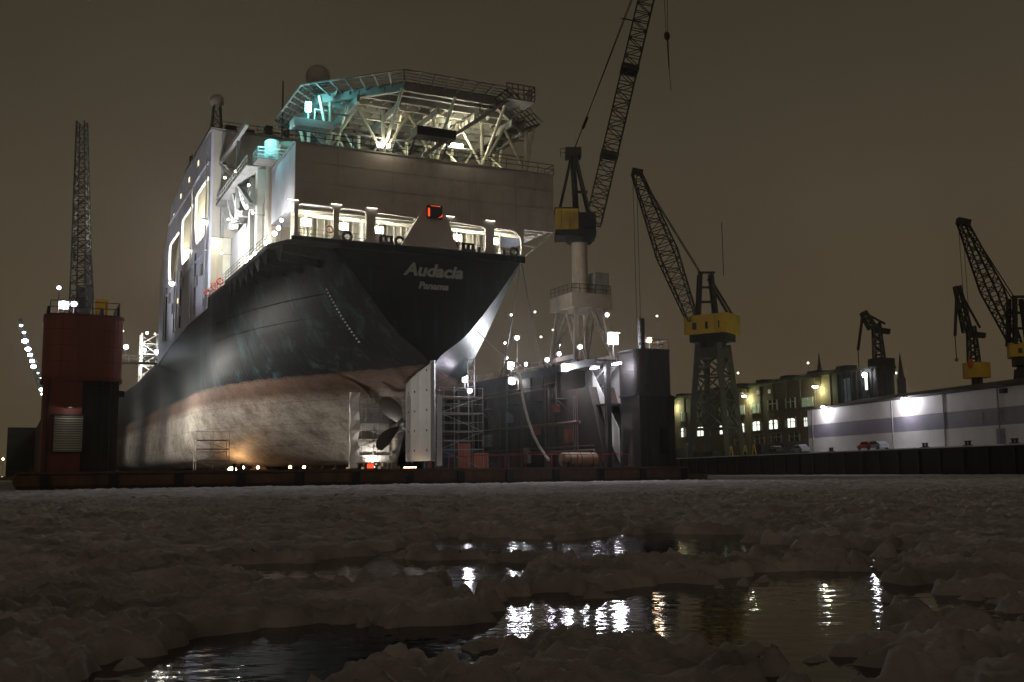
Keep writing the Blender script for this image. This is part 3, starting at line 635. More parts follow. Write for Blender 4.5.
# thick hose hanging from the gallery
hp = []
a0 = SHIP.px_x(520, 372, WS - 0.9); a1 = SHIP.px_x(546, 456, WS - 2.2)
HPX = [(511, 366), (515, 368), (519, 374), (521, 384), (522.5, 396), (525, 408), (528.5, 421), (533, 434), (539, 446), (546, 456.5), (549, 460)]
for k, (px, py) in enumerate(HPX):
    q = SHIP.px_x(px, py, WS - .9 - k * .08); hp.append((q.x, q.y, q.z))
h_ = MB().path(hp, 0.17, 8).build('suction_hose', 'hose', loc=SHIP.o, rz=sa); tag(h_, 'thick pale hose hanging from the gallery down the wing wall', 'hose')
# small orange lit box and work lamps near the rudder
wl = thing('work_lamp', 'small orange-glowing work lamp standing on deck by the propeller', 'lamp', SHIP.w(-5.2, 4.0, DK), sa)
MB().box(-.45, .45, -.3, .3, 0.1, .75).build('casing', 'orange_paint', wl); MB().box(-.38, .38, -.34, -.3, .2, .66).build('lens', 'lamp_red', wl)
wl = thing('work_lamp', 'bright warm work lamp lying under the rudder', 'lamp', SHIP.w(-1.6, 2.0, DK), sa)
MB().box(-.7, .7, -.2, .2, 0.05, .2).build('casing', 'dark_steel', wl); MB().box(-.6, .6, -.16, .16, .2, .26).build('lens', 'lamp_warm', wl)
light('POINT', (0, .2, 0.7), 60, (1, 0.85, 0.65), 0.3, wl)
wl = thing('work_lamp', 'added lamp at the scaffold foot lighting the sheet behind the propeller', 'lamp', SHIP.w(-3.0, 9.75, DK), sa)
MB().box(-.3, .3, -.2, .2, 0.0, .3).build('casing', 'dark_steel', wl); MB().box(-.25, .25, -.1, .15, .3, .36).build('lens', 'lamp_white', wl)
light('SPOT', (0, .1, 0.5), 1100, (1, 0.93, 0.82), 0.2, wl, aim=(.8, .9, 3.0), spot=130)  # added lamp: brightens the sheet so the propeller stands dark against it
wl = thing('welding_lamp', 'glaring orange welding light under the hull bilge', 'lamp', SHIP.w(-11.6, 41, DK), sa)
MB().box(-.5, .5, -.3, .3, 0, .25).build('casing', 'dark_steel', wl); MB().ball((0, 0, .42), .42, 12, 8, (1.3, 1, .8)).build('flare', 'weld_spark', wl)
light('POINT', (-.6, -1.2, .25), 380, (1, 0.55, 0.25), 0.2, wl)
for x_, y_ in ((243, 471), (258, 470), (290, 471), (304, 471)):
    q = SHIP.px_y(x_, y_, 12)
    wl = thing('deck_marker_lamp', 'tiny orange lamp on the dock deck under the hull', 'lamp', SHIP.w(q.x, 12, DK), sa, 'small orange lamps along the bilge')
    MB().tube((0, 0, 0), (0, 0, .3), .1).build('base', 'dark_steel', wl); MB().ball((0, 0, .42), .15).build('globe', 'lamp_warm', wl)

# ---- floodlights along the starboard gallery, where the photograph shows them
def gal(px, py, x): q = SHIP.px_x(px, py, x); return SHIP.w(q.x, q.y, q.z), q
FL = [(511, 366, WS - .8, .44, 'lamp_cool', 'upper of two floodlights stacked on a pole over the wing wall', 2500), (512, 381, WS - .8, .44, 'lamp_cool', 'lower of two floodlights stacked on a pole over the wing wall', 0),
      (517, 338, WS + .5, .26, 'lamp_violet', 'violet-white floodlight high on a pole above the gallery', 0), (505, 343, WS + .5, .13, 'lamp_violet', 'small white lamp beside the high violet floodlight', 0),
      (511, 315, WS + 3, .11, 'lamp_cool', 'tiny white lamp topmost above the wing wall', 0), (507, 358, WS - .5, .12, 'lamp_cool', 'small lamp just above the stacked pair of floodlights', 0),
      (547, 360, WS - .6, .24, 'lamp_violet', 'floodlight at the foot of the column crane, ship side', 0), (559, 354, WS + .5, .22, 'lamp_violet', 'floodlight under the portal legs of the column crane', 0), (559, 345, WS + 1.5, .12, 'lamp_cool', 'small lamp inside the crane portal', 0),
      (565, 368, WS - .8, .42, 'lamp_cool', 'floodlight below the gallery edge under the crane portal', 2500), (580, 347, WS + .3, .22, 'lamp_cool', 'square floodlight on the crane portal beam', 0),
      (613, 339, WS + .4, .6, 'lamp_cool', 'largest glaring floodlight beside the black dock tower', 1500)]
for px, py, x, r, mt, lb, en in FL:
    p, q = gal(px, py, x)
    floodlight(p, lb, mt, r * 1.0, max(.4, min(3.5, abs(q.z - 13.1))), energy=en, col=(0.88, 0.92, 1.0))
for px, py, lb in ((595, 371, 'violet tube lamp under the gallery at the stair bay wall'), (617, 368, 'white tube lamp under the gallery next to the dock tower')):
    p, q = gal(px, py, WS - .3)
    t = thing('tube_lamp', lb, 'lamp', SHIP.w(WS - .3, q.y, 12.2), sa)
    MB().box(-.1, .1, -.9, .9, .14, .3).build('casing', 'grey_paint', t); MB().box(-.13, .07, -.8, .8, 0, .14).build('tube', 'lamp_violet', t)
    MB().box(-.03, .03, -.05, .05, .3, .72).build('hanger', 'grey_paint', t)
    light('POINT', (-.2, 0, -.3), 450, (0.9, 0.88, 1.0), .3, t)
q = SHIP.px_y(665, 338, -3)
floodlight(SHIP.w(23.9, -3.0, 15.1), 'pinkish lamp on top of the black dock tower', 'lamp_warm', .26, 1.4, energy=80, col=(1, .8, .7))
q = SHIP.px_y(464, 380, 9.6)
floodlight(SHIP.w(q.x, 9.4, q.z), 'upper violet lamp on the scaffold tower mast', 'lamp_violet', .26, .9, energy=260, col=(.9, .85, 1))
q = SHIP.px_y(469, 391, 9.6)
floodlight(SHIP.w(q.x, 9.4, q.z), 'lower violet lamp on the scaffold tower mast', 'lamp_violet', .24, .9)
# starboard floods that light the ship's quarter, on the gallery behind the stern
for y in (16, 34):
    floodlight(SHIP.w(WS - .9, y, 14.2), 'floodlight on the gallery rail facing the starboard quarter of the ship', 'lamp_cool', .22, 1.1, rz=sa + R(-90), energy=9000, aim=SHIP.w(8, y - 8, 13), group='quarter floods on the starboard gallery', kind='SPOT', spot=110, col=(.9, .94, 1))
# port wing wall floods that light the side of the ship
for y, en in ((10, 3500), (24, 26000), (44, 30000), (62, 13000), (88, 5000), (125, 3500)):
    floodlight(SHIP.w(-30.3, y, 14.1), 'floodlight on the port wing wall facing the ship side', 'lamp_cool', .26, 1.3, rz=sa + R(90), energy=en, aim=SHIP.w(-12, y - 4, 4), group='floods on the port wing wall', kind='SPOT', spot=112, col=(1, .95, .86))
for y in (40, 66):  # added unseen pair to brighten the upper side of the ship
    floodlight(SHIP.w(-30.3, y, 14.6), 'added upward floodlight on the port wing wall to brighten the ship superstructure', 'lamp_cool', .26, 1.8, rz=sa + R(90), energy=10000, aim=SHIP.w(-16, y + 2, 36), group='added upward floods on the port wing wall', kind='SPOT', spot=62, col=(.88, .90, 1))
# lamps on the red tower roof
for px, py, r, lb in ((64, 305, .34, 'bright lamp on the rim of the red dock tower'), (74, 304, .2, 'smaller lamp beside the bright one on the red dock tower'), (59, 288, .13, 'tiny lamp on a thin pole above the red dock tower')):
    q = SHIP.px_y(px, py, -4.5)
    floodlight(SHIP.w(q.x, -4.5, q.z), lb, 'lamp_violet', r, q.z - 14.1)
# ================================================================ THE SHIP (local x starboard, y forward of the transom, z up)
ship = thing('ship', 'huge black-hulled ship with red-brown underside and white decks in the floating dock', 'ship', SHIP.o, sa)
KEEL = 2.3
ZT = [2.3, 2.8, 4, 6, 8, 10, 12, 15, 19, 23.4]
TB = {  # half breadths at those heights for stations forward of the transom
    0:   [0, 0, 0, 0, 0, .0, .35, 3.7, 7.0, 10.2],
    3:   [0, 0, 0, 0, 0, .1, 1.9, 5.2, 8.6, 11.4],
    7:   [0, 0, 0, 0, 0, .5, 4.2, 7.6, 10.5, 12.7],
    11.0:[.3, .35, .4, .9, 1.0, 2.6, 6.6, 9.7, 12.1, 13.8],
    15:  [.4, .5, .8, 1.6, 2.9, 5.6, 9.0, 11.5, 13.4, 14.7],
    20:  [.6, .9, 1.7, 3.4, 6.0, 9.0, 11.6, 13.3, 14.7, 15.4],
    26:  [1.2, 2.0, 3.8, 6.8, 9.6, 12.0, 13.8, 14.9, 15.6, 15.9],
    34:  [3.2, 5.0, 8.0, 11.2, 13.2, 14.6, 15.4, 15.9, 16.1, 16.1],
    44:  [8.0, 10.5, 12.8, 14.8, 15.7, 16.1, 16.1, 16.1, 16.1, 16.1],
    58:  [13.0, 14.6, 15.7, 16.1, 16.1, 16.1, 16.1, 16.1, 16.1, 16.1],
    75:  [14.0, 15.2, 16.1, 16.1, 16.1, 16.1, 16.1, 16.1, 16.1, 16.1],
    165: [13.5, 15.0, 16.0, 16.1, 16.1, 16.1, 16.1, 16.1, 16.1, 16.1],
    190: [6.5, 8.2, 9.8, 11.0, 11.8, 12.3, 12.8, 13.4, 14.2, 14.8],
    208: [.5, 1.0, 2.2, 3.6, 4.2, 4.4, 4.8, 5.8, 7.6, 9.0],
    217: [.1, .1, .3, 1.0, .9, .3, .2, .6, 1.5, 2.4]}
ST = sorted(TB); TA = np.array([TB[k] for k in ST])
def smooth_interp(x, xs, ys):
    i = int(np.clip(np.searchsorted(xs, x) - 1, 0, len(xs) - 2)); h = xs[i + 1] - xs[i]; t_ = (x - xs[i]) / h
    def sl(k):
        if k <= 0: return (ys[1] - ys[0]) / (xs[1] - xs[0])
        if k >= len(xs) - 1: return (ys[-1] - ys[-2]) / (xs[-1] - xs[-2])
        a = (ys[k] - ys[k - 1]) / (xs[k] - xs[k - 1]); b2 = (ys[k + 1] - ys[k]) / (xs[k + 1] - xs[k])
        return 0 * a if a * b2 <= 0 else 2 * a * b2 / (a + b2)
    t2, t3 = t_ * t_, t_ ** 3
    return (2 * t3 - 3 * t2 + 1) * ys[i] + (t3 - 2 * t2 + t_) * h * sl(i) + (-2 * t3 + 3 * t2) * ys[i + 1] + (t3 - t2) * h * sl(i + 1)
def half_breadth(u, z):
    row = [smooth_interp(u, ST, TA[:, j]) for j in range(len(ZT))]
    return max(0.0, smooth_interp(min(max(z, ZT[0]), ZT[-1]), ZT, row))
def bottom(u):
    return float(np.interp(u, [-0.01, 0, 5, 9.5, 10.95, 11.0, 220], [12.0, 12.0, 10.6, 9.7, 9.2, KEEL, KEEL]))
def top(u): return float(np.interp(u, [0, 52, 80, 114, 190, 217], [23.4, 23.4, 20.6, 19.2, 19.4, 21.5]))
us = list(np.linspace(0, 10.9, 12)) + [11.0] + list(np.linspace(12, 60, 42)) + list(np.linspace(64, 164, 16)) + list(np.linspace(168, 217, 22))
NZ = 44
for sgn in (1,):
    pass
verts, faces, NS = [], [], len(us)
for u_ in us:
    zb, zt = bottom(u_), top(u_)
    prof = [(0.0, zb)]
    for j in range(NZ + 1):
        z = zb + (12.3 - zb) * (j / 18) if j <= 18 else 12.3 + (zt - 12.3) * (j - 18) / (NZ - 18)
        bw = half_breadth(u_, z)
        if j == 0 and zb > 3: bw = min(bw, 0.35)
        prof.append((bw, z))
    for s_, z in prof: verts.append((-s_, u_, z))
    for s_, z in prof: verts.append((s_, u_, z))
M_ = NZ + 2
for i in range(NS - 1):
    for j in range(M_ - 1):
        a = i * 2 * M_ + j; c = (i + 1) * 2 * M_ + j
        faces.append((a, a + 1, c + 1, c)); a += M_; c += M_; faces.append((a, c, c + 1, a + 1))
hb = MB(); hb.add(verts, faces, True)
trs = [k for k in range(M_)]; hb.add([verts[k] for k in range(M_)] + [verts[M_ + k] for k in range(M_)], [(j, M_ + j, M_ + j + 1, j + 1) for j in range(M_ - 1)])   # flat transom
dk = []
for i in range(NS - 1):
    a = (i * 2 + 1) * M_ - 1; b2 = (i * 2 + 2) * M_ - 1; c = ((i + 1) * 2 + 1) * M_ - 1; d = ((i + 1) * 2 + 2) * M_ - 1
    dk.append((a, b2, d, c))
hb.f += [list(f) for f in dk]; hb.sm += [False] * len(dk)
hull = hb.build('hull', 'hull_paint', ship)
# rows of welded-on draught marks and load line dots on the quarter
dm = MB()
for k in range(17):
    q = SHIP.px_y(331 + k * 2.5, 289 + k * 3.24, 4); z = q.z
    if z < 13.0: continue
    u_ = 4.0 + (22 - z) * 0.15; bw = half_breadth(u_, z); dm.box(-bw - .05, -bw + .12, u_ - .13, u_ + .13, z - .08, z + .08)
dm.build('draught_marks', 'white_paint', hull, kind='stuff')
# low weld seams / rubbing bars that catch the light on the quarter
for z in (19.2, 17.2):
    sm_ = MB(); pts = [V((-half_breadth(u_, z + .0 * u_) - .03, u_, z)) for u_ in np.linspace(5, 30, 26)]
    for a, c in zip(pts[:-1], pts[1:]): sm_.beam(a, c, .08, .10)
    sm_.build('rubbing_bar', 'hull_paint', hull)

# port sponson platform with its row of triangular brackets
spn = MB(); spn.prism([(-9.6, -0.15, 22.95), (-14.6, -0.15, 22.95), (-16.0, 3.2, 22.95), (-16.2, 24, 22.95), (-13.5, 24, 22.95), (-12.2, 6, 22.95)], (0, 0, 0.43)); spn.build('sponson', 'dark_steel', ship)
for k in range(8):
    u_ = 0.6 + k * 2.9; z0_ = 21.5
    e_ = -15.0 - min(1.0, u_ / 4)
    bw = half_breadth(u_, z0_) - .15
    MB().prism([(e_, u_, 22.94), (-half_breadth(u_, 22.9) + .3, u_, 22.94), (-bw, u_, z0_), (e_, u_, 22.3)], (0, 0.1, 0)).build('bracket', 'dark_steel', ship)
    MB().prism([(e_, u_, 22.94), (e_, u_ + 2.8, 22.94), (e_, u_ + .3, 21.2)], (0.08, 0, 0)).build('skirt_plate', 'dark_steel', ship)
# bulwark along the transom
MB().box(-14.4, 10.5, -0.14, 0.0, 23.0, 23.75).build('bulwark', 'hull_paint', ship)

# rudder and propeller
rd = MB(); rud_poly = [(0, -0.6), (.25, -0.2), (.62, 2.0), (.72, 4.2), (.55, 6.2), (.18, 7.0), (0, 7.1), (-.18, 7.0), (-.55, 6.2), (-.72, 4.2), (-.62, 2.0), (-.25, -0.2)]
rd.prism([(x, y, 2.35) for x, y in rud_poly], (0, 0, 9.95)); rudder = rd.build('rudder', 'rudder_steel', ship)
MB().box(-.78, .78, 4.0, 7.0, 12.2, 12.5).build('rudder_head', 'dark_steel', rudder)
for y in (0.6, 3.2, 5.0):
    for k in range(5): 
        hwid = float(np.interp(y, [0, 2, 4.2, 6.2], [.28, .62, .72, .55]))
        MB().tube((-hwid - .06, y, 3.4 + k * 2.0), (-hwid + .2, y, 3.4 + k * 2.0), .11, n=8).build('zinc_anode', 'dark_steel', rudder)
prop = bpy.data.objects.new('propeller', None); COL.objects.link(prop); prop.parent = ship; prop.location = (0, 8.6, 6.2)
MB().tube((0, -1.0, 0), (0, 1.6, 0), .55, .8, 16).build('hub', 'bronze', prop)
MB().ball((0, -1.0, 0), .55, 14, 8, (1, 1.3, 1)).build('hub_cap', 'bronze', prop)
def blade_mesh():
    mb = MB(); nr, nc = 12, 8; P1 = []
    for i in range(nr + 1):
        t_ = i / nr; r = .55 + 3.2 * t_; chord = (.75 + 1.35 * math.sin(math.pi * min(1, t_ * 0.93 + .02)) ** .9) * (1 if t_ < .93 else .75); chord = chord if i < nr else .35
        pitch = R(62 - 40 * t_); skew = .55 * t_ * t_
        for j in range(nc + 1):
            c = (j / nc - .5) * chord + skew
            P1.append((c * math.cos(pitch) * -1, c * math.sin(pitch) * .9 - .25 * t_, math.sqrt(max(.05, r * r - (c * math.cos(pitch)) ** 2)), .16 * (1 - t_ * .7) * math.sin(math.pi * j / nc)))
    vs = [(x, y - th / 2, z) for x, y, z, th in P1] + [(x, y + th / 2 + .01, z) for x, y, z, th in P1]
    n0 = len(P1); fs = []
    for i in range(nr):
        for j in range(nc):
            a = i * (nc + 1) + j; fs.append((a, a + 1, a + nc + 2, a + nc + 1)); fs.append((n0 + a, n0 + a + nc + 1, n0 + a + nc + 2, n0 + a + 1))
    return mb.add(vs, fs, True)
b0 = blade_mesh().build('blade', 'bronze', prop)
for k, a in enumerate((-32, -122, -212, -302)):
    if k == 0: b0.rotation_euler = (0, R(a), 0)
    else: part('blade', b0, prop, rot=(0, R(a), 0))

# name and port of registry on the transom
def lettering(txt, size, x, z, name, y=-0.16, parent=None):
    cu = bpy.data.curves.new(name, 'FONT'); cu.body = txt; cu.size = size; cu.align_x = 'CENTER'; cu.shear = 0.28; cu.extrude = 0.03; cu.offset = 0.035 * size; cu.resolution_u = 3
    ob = bpy.data.objects.new(name, cu); COL.objects.link(ob); bpy.context.view_layer.update()
    dg = bpy.context.evaluated_depsgraph_get(); me = bpy.data.meshes.new_from_object(ob.evaluated_get(dg)); bpy.data.objects.remove(ob, do_unlink=True)
    me.materials.clear(); me.materials.append(MAT['lettering']); o = bpy.data.objects.new(name, me); COL.objects.link(o); o.parent = parent or ship
    o.location = (x, y, z); o.rotation_euler = (R(90), 0, 0); return o
lettering('Audacia', 1.75, 0.15, 20.85, 'ship_name', y=-0.04).scale = (1.12, 1, 1)
lettering('Panama', 0.95, 0.1, 19.55, 'port_name', y=-0.04).scale = (1.1, 1, 1)

# ---- aft house over the mooring deck
def rr_poly(pts, r=.45, n=3):        # round the corners of a polygon
    out = []; m_ = len(pts)
    for i in range(m_):
        p = V((*pts[i], 0)); a = (V((*pts[i - 1], 0)) - p); b2 = (V((*pts[(i + 1) % m_], 0)) - p)
        ra = min(r, a.length * .45); rb = min(r, b2.length * .45); A = p + a.normalized() * ra; B = p + b2.normalized() * rb
        for k in range(n + 1):
            t_ = k / n; q = A.lerp(p, t_).lerp(p.lerp(B, t_), t_); out.append((q.x, q.y))
    return out
HW, HT, HBZ = 14.1, 33.0, 27.0
holes = [rr_poly([(-13.75, 23.85), (-10.25, 23.85), (-10.25, 27.0), (-13.75, 27.0)], .4), rr_poly([(-9.7, 23.85), (-6.95, 23.85), (-6.95, 26.95), (-9.7, 26.95)], .5),
         rr_poly([(-6.0, 23.85), (-3.5, 23.85), (-1.65, 26.75), (-6.0, 26.85)], .45), rr_poly([(2.75, 23.85), (6.0, 23.85), (6.0, 26.55), (1.7, 26.75)], .45),
         rr_poly([(6.95, 23.85), (10.15, 23.85), (10.15, 25.7), (9.3, 26.5), (6.95, 26.55)], .35)]
aw = MB(); aw.plate([(-HW, 23.76), (10.45, 23.76), (10.45, 26.7), (HW, 26.7), (HW, HT), (-HW, HT)], holes, lambda a, b: (a, 0.02, b), (0, .28, 0))
house = aw.build('aft_house_wall', 'house_paint', ship)
MB().box(-HW + .01, HW - .01, .31, 10.0, 27.05, HT - .02).build('aft_house', 'lilac_paint', ship)
MB().box(-HW - .12, HW + .12, -0.1, 10.1, HT, HT + .14).build('house_roof', 'grey_paint', ship)
for x in (-9.8, -4.2, 4.2, 9.6): MB().box(x - .03, x + .03, -.015, .019, 27.3, HT - .1).build('plate_seam', 'house_paint', house)
for z in (29.2, 31.2): MB().box(-HW + .1, HW - .1, -.012, .018, z, z + .05).build('plate_seam', 'house_paint', house)
MB().prism([(-3.45, -.02, 23.76), (2.65, -.02, 23.76), (1.55, -.02, 26.9), (.9, -.02, 27.9), (-.9, -.02, 27.9), (-1.55, -.02, 26.9)], (0, -.42, 0)).build('stern_post', 'house_paint', ship)
rl_ = bpy.data.objects.new('stern_lantern', None); COL.objects.link(rl_); rl_.parent = ship; rl_.location = (0, -.62, 27.35)
MB().box(-.75, .75, -.35, .17, -.7, .65).build('casing', 'dark_steel', rl_)
MB().box(-.82, -.62, -.4, -.352, -.55, .3).build('lens', 'lamp_red', rl_); MB().prism([(.25, -.4, -.66), (.72, -.4, -.5), (.74, -.4, -.2), (.6, -.4, -.42)], (0, .048, 0)).build('lens', 'lamp_red', rl_); MB().box(-.5, .5, -.375, -.352, .52, .58).build('lens', 'lamp_red', rl_)
# thin tube lamps over the openings
for x in (-14.3, -10.0, -6.4, 1.9, 6.5):
    L_ = bpy.data.objects.new('tube_lamp', None); COL.objects.link(L_); L_.parent = ship; L_.location = (x, -.12, 27.25)
    MB().box(-.58, .58, .0, .12, .02, .07).build('casing', 'grey_paint', L_); MB().box(-.52, .52, -.02, .05, -.03, .02).build('tube', 'tube_glow', L_)
# inside the mooring deck
bk = MB(); bk.box(-13.2, 10.2, 5.2, 5.4, 23.4, 27.04); bkw = bk.build('mooring_bulkhead', 'cream_paint', ship)
st0 = MB().box(-.06, .06, 4.9, 5.2, 23.45, 27.0).build('stiffener', 'cream_paint', ship, loc=(-12.8, 0, 0))
for k in range(1, 31): part('stiffener', st0, ship, (-12.8 + k * .75, 0, 0))
bm0 = MB().box(-13.5, 13.5, -.08, .08, 26.72, 27.04).build('deck_beam', 'cream_paint', ship, loc=(0, 1.4, 0))
for k in range(1, 3): part('deck_beam', bm0, ship, (0, 1.4 + k * 1.3, 0))
for x, y in ((-12.2, 3.0), (-8.3, 3.2), (-4.6, 3.2), (4.2, 3.4), (8.4, 3.2)):
    L_ = bpy.data.objects.new('deck_floodlight', None); COL.objects.link(L_); L_.parent = ship; L_.location = (x, y, 25.9)
    MB().box(-.5, .5, -.05, .3, -.35, .4).build('casing', 'white_paint', L_); MB().box(-.44, .44, -.1, -.05, -.3, .34).build('lens', 'lamp_white', L_); MB().beam((0, .12, .4), (0, .12, 1.1), .08).build('hanger', 'white_paint', L_)
    light('POINT', (0, -.5, .0), 1100, (1, .96, .84), .25, L_)
for x in (-12, -6.2, 3.3, 9.4): MB().tube((x, 3.9, 23.4), (x, 3.9, 27.05), .14, n=8).build('pillar', 'cream_paint', ship)
rl = MB(); rail(rl, [(-13.9, .5, 23.4), (10.2, .5, 23.4)], 1.25, 1.9, .022, rails=(.8, 1.25)); rl.build('mooring_rail', 'grey_paint', ship)
# fairleads and rollers on the bulwark
def ring(mb, c, R0, r, ax='y', n=18, m=6):
    vs = []; fs = []
    for i in range(n):
        a = 2 * math.pi * i / n
        for j in range(m):
            b2 = 2 * math.pi * j / m; rad = R0 + r * math.cos(b2)
            vs.append((c[0] + rad * math.cos(a), c[1] + r * math.sin(b2) * 1.3, c[2] + rad * math.sin(a)))
    for i in range(n):
        for j in range(m): fs.append((i * m + j, ((i + 1) % n) * m + j, ((i + 1) % n) * m + (j + 1) % m, i * m + (j + 1) % m))
    return mb.add(vs, fs, True)
for x in (-8.9, -3.5, 2.35, 9.2): ring(MB(), (x, -.06, 24.15), .42, .16).build('fairlead', 'dark_steel', ship)
for x in (-4.95, 3.95):
    b_ = MB(); b_.box(x - .75, x + .75, -.3, .1, 23.7, 23.95); 
    for dx in (-.55, 0, .55): b_.tube((x + dx, -.1, 23.9), (x + dx, -.1, 24.45), .19, .17, 10)
    b_.box(x - .7, x + .7, -.25, .08, 24.45, 24.6); b_.build('roller_fairlead', 'dark_steel', ship)
for x in (5.2, 8.0): MB().tube((x, -.05, 23.7), (x, -.05, 24.3), .22, .18, 10).build('bitt', 'dark_steel', ship)
for x in (-10.7, 2.9):
    b_ = MB(); ring(b_, (x, -.12 if x < 0 else .45, 24.65), .33, .09); b_.build('life_ring', 'orange_paint', ship)
# starboard side frame under the overhang
for a, c in (((10.4, .2, 23.6), (14.0, .2, 26.6)), ((10.4, .2, 25.9), (12.6, .2, 26.6)), ((12.2, .2, 25.0), (10.4, .2, 25.0))): MB().beam(a, c, .12).build('overhang_strut', 'cream_paint', ship)
# port side of the aft house: lamps along the deck edge, rails
for y, z, r in ((.6, 25.2, .16), (1.8, 24.7, .2), (3.4, 24.5, .22), (7.5, 24.4, .16), (12.5, 24.3, .2), (14.5, 24.2, .24), (16.5, 24.1, .2)):
    L_ = bpy.data.objects.new('bulkhead_lamp', None); COL.objects.link(L_); L_.parent = ship; L_.location = (-15.2, y, z)
    MB().beam((0, 0, 23.38 - z), (0, 0, 0), .06).build('post', 'grey_paint', L_); MB().ball((0, 0, .1), r).build('globe', 'lamp_white', L_)
for y in (3.0, 13.5): light('POINT', (-15.6, y, 25.6), 1000, (1, .96, .86), .3, ship)
rl = MB(); rail(rl, [(-15.9, 3.5, 23.38), (-16.1, 24, 23.38)], 1.1, 1.5, .025, rails=(.4, .75, 1.1)); rl.build('port_rail', 'grey_paint', ship)
rl = MB(); rail(rl, [(-16.0, 24, 23.4), (-16.0, 40, 23.4)], 1.1, 1.5, .03, rails=(.4, .75, 1.1)); rl.build('port_rail', 'white_paint', ship)
for y in (27.5, 31, 36): ring(MB(), (-16.1, y, 24.0), .36, .1).build('life_ring', 'red_paint', ship).rotation_euler = (0, 0, 0)

# rounded trunk and pillars on the port side, forward of the aft house
col_ = []
for k in range(13):
    a = R(90 + 180 * k / 12); col_.append((-11.5 + 2.4 * math.cos(a), 13.6 + 3.0 * math.sin(a), 23.4))
MB().prism(col_, (0, 0, 13.2)).build('rounded_trunk', 'house_paint', ship)
for y, z1 in ((17.6, 37.2), (21.4, 35.8)):
    MB().box(-14.0, -12.9, y, y + 1.1, 23.4, z1).build('white_pillar', 'white_paint', ship)
MB().box(-13.4, 12.5, 16.0, 36.0, 23.4, 31.2).build('mid_house', 'white_paint', ship)
for y, w_ in ((19.2, 3.4), (28.5, 4.2)):      # arched lit recesses
    pl = [(-13.44, y - w_ / 2, 23.5), (-13.44, y + w_ / 2, 23.5)] + [(-13.44, y + w_ / 2 * math.cos(R(a)), 26.2 + 1.3 * math.sin(R(a))) for a in range(0, 181, 20)]
    MB().prism(pl, (-.05, 0, 0)).build('arched_recess', 'cream_paint', ship)
L_ = bpy.data.objects.new('deck_floodlight', None); COL.objects.link(L_); L_.parent = ship; L_.location = (-15.2, 25.5, 30.5)
MB().box(-.3, .3, -.3, .3, -.2, .2).build('casing', 'grey_paint', L_); MB().beam((0, 0, .2), (1.8, 0, .5), .1).build('arm', 'grey_paint', L_); MB().ball((0, 0, -.28), .24).build('lens', 'lamp_white', L_)
light('POINT', (-1.6, -.4, -.6), 6500, (.92, .96, 1), .3, L_)
# sweeping curved brackets carrying the upper platform
for y in (22.5, 26.0, 29.5, 33.0):
    arc = []
    for k in range(11):
        t_ = k / 10; arc.append((y - 3.2 + 6.6 * t_, 31.0 + 4.2 * t_ ** 2.0))
    pl = arc + [(y + 3.4, 36.0), (y - 3.2 + .1, 31.9)]
    MB().plate([(a, b) for a, b in arc] + [(a, b + .7) for a, b in reversed(arc)], [], lambda a, b: (-14.6, a, b), (.9, 0, 0)).build('curved_bracket', 'white_paint', ship)
MB().box(-15.4, -9.0, 17.0, 36.0, 35.3, 35.5).build('upper_platform', 'grey_paint', ship)
for a, c in (((-14.6, 18, 31.2), (-14.6, 36, 41)), ((-14.6, 26, 31.2), (-14.6, 26, 41.5)), ((-14.6, 35.8, 31.2), (-14.6, 35.8, 45)), ((-14.8, 20, 41.2), (-14.8, 36, 41.2))):
    MB().beam(a, c, .45).build('platform_strut', 'grey_paint', ship)
for k in range(12): MB().beam((-15.2, 24 + k * .9, 35.6 + k * .42), (-13.8, 24 + k * .9, 35.6 + k * .42), .3, .08).build('stair_tread', 'grey_paint', ship)
for x in (-15.2, -13.8): MB().beam((x, 24, 35.4), (x, 35, 40.6), .1, .3).build('stair_stringer', 'grey_paint', ship)

# forward block: slab side with big slanted openings
FU0, FU1, FT = 36.0, 84.0, 45.5
fh = []
for c, z0_, z1_ in ((42.6, 32.2, 39.6), (55.2, 31.8, 39.0), (68.4, 31.0, 38.0)):
    fh.append(rr_poly([(c - 3.6, z0_), (c + 3.8, z0_), (c + 5.6, z0_ + 2.6), (c + 5.6, z1_), (c - 5.6, z1_), (c - 5.6, z0_ + 2.4)], .9, 3))
pw = MB(); pw.plate([(FU0, 22.0), (52, 22.0), (80, 20.0), (FU1, 19.6), (FU1, 34), (79, 38.5), (72, 44), (60, FT), (FU0, FT)], fh, lambda a, b: (-16.15, a, b), (.35, 0, 0)); fwall = pw.build('forward_house_wall', 'lilac_paint', ship)
MB().plate([(FU0 + .4, 19.0), (FU1 - .4, 19.0), (FU1 - .4, 33.6), (78.7, 38.1), (71.8, 43.6), (59.9, FT - .3), (FU0 + .4, FT - .3)], [], lambda a, b: (-14.3, a, b), (30.1, 0, 0)).build('forward_house', 'cream_paint', ship)
MB().box(-15.79, 15.8, FU0 + .02, FU0 + .38, 31.3, FT - .2).build('forward_house_end', 'house_paint', ship)
MB().box(-16.3, 16, FU0 - .2, 60.5, FT - .18, FT + .05).build('house_roof', 'grey_paint', ship)
for c, z, en in ((38.0, 33.5, 9000), (51.5, 32.4, 9000), (67, 30.5, 8000)):
    L_ = bpy.data.objects.new('deck_floodlight', None); COL.objects.link(L_); L_.parent = ship; L_.location = (-16.4, c, z)
    MB().box(-.35, .3, -.35, .35, .2, .5).build('casing', 'grey_paint', L_); MB().ball((-.1, -.1, 0), .36).build('lens', 'lamp_white', L_); MB().beam((0, 0, .4), (.5, 0, .5), .12).build('arm', 'grey_paint', L_)
    light('POINT', (.9, 2.5, 2.5), en * .7, (1, .93, .74), .3, L_)
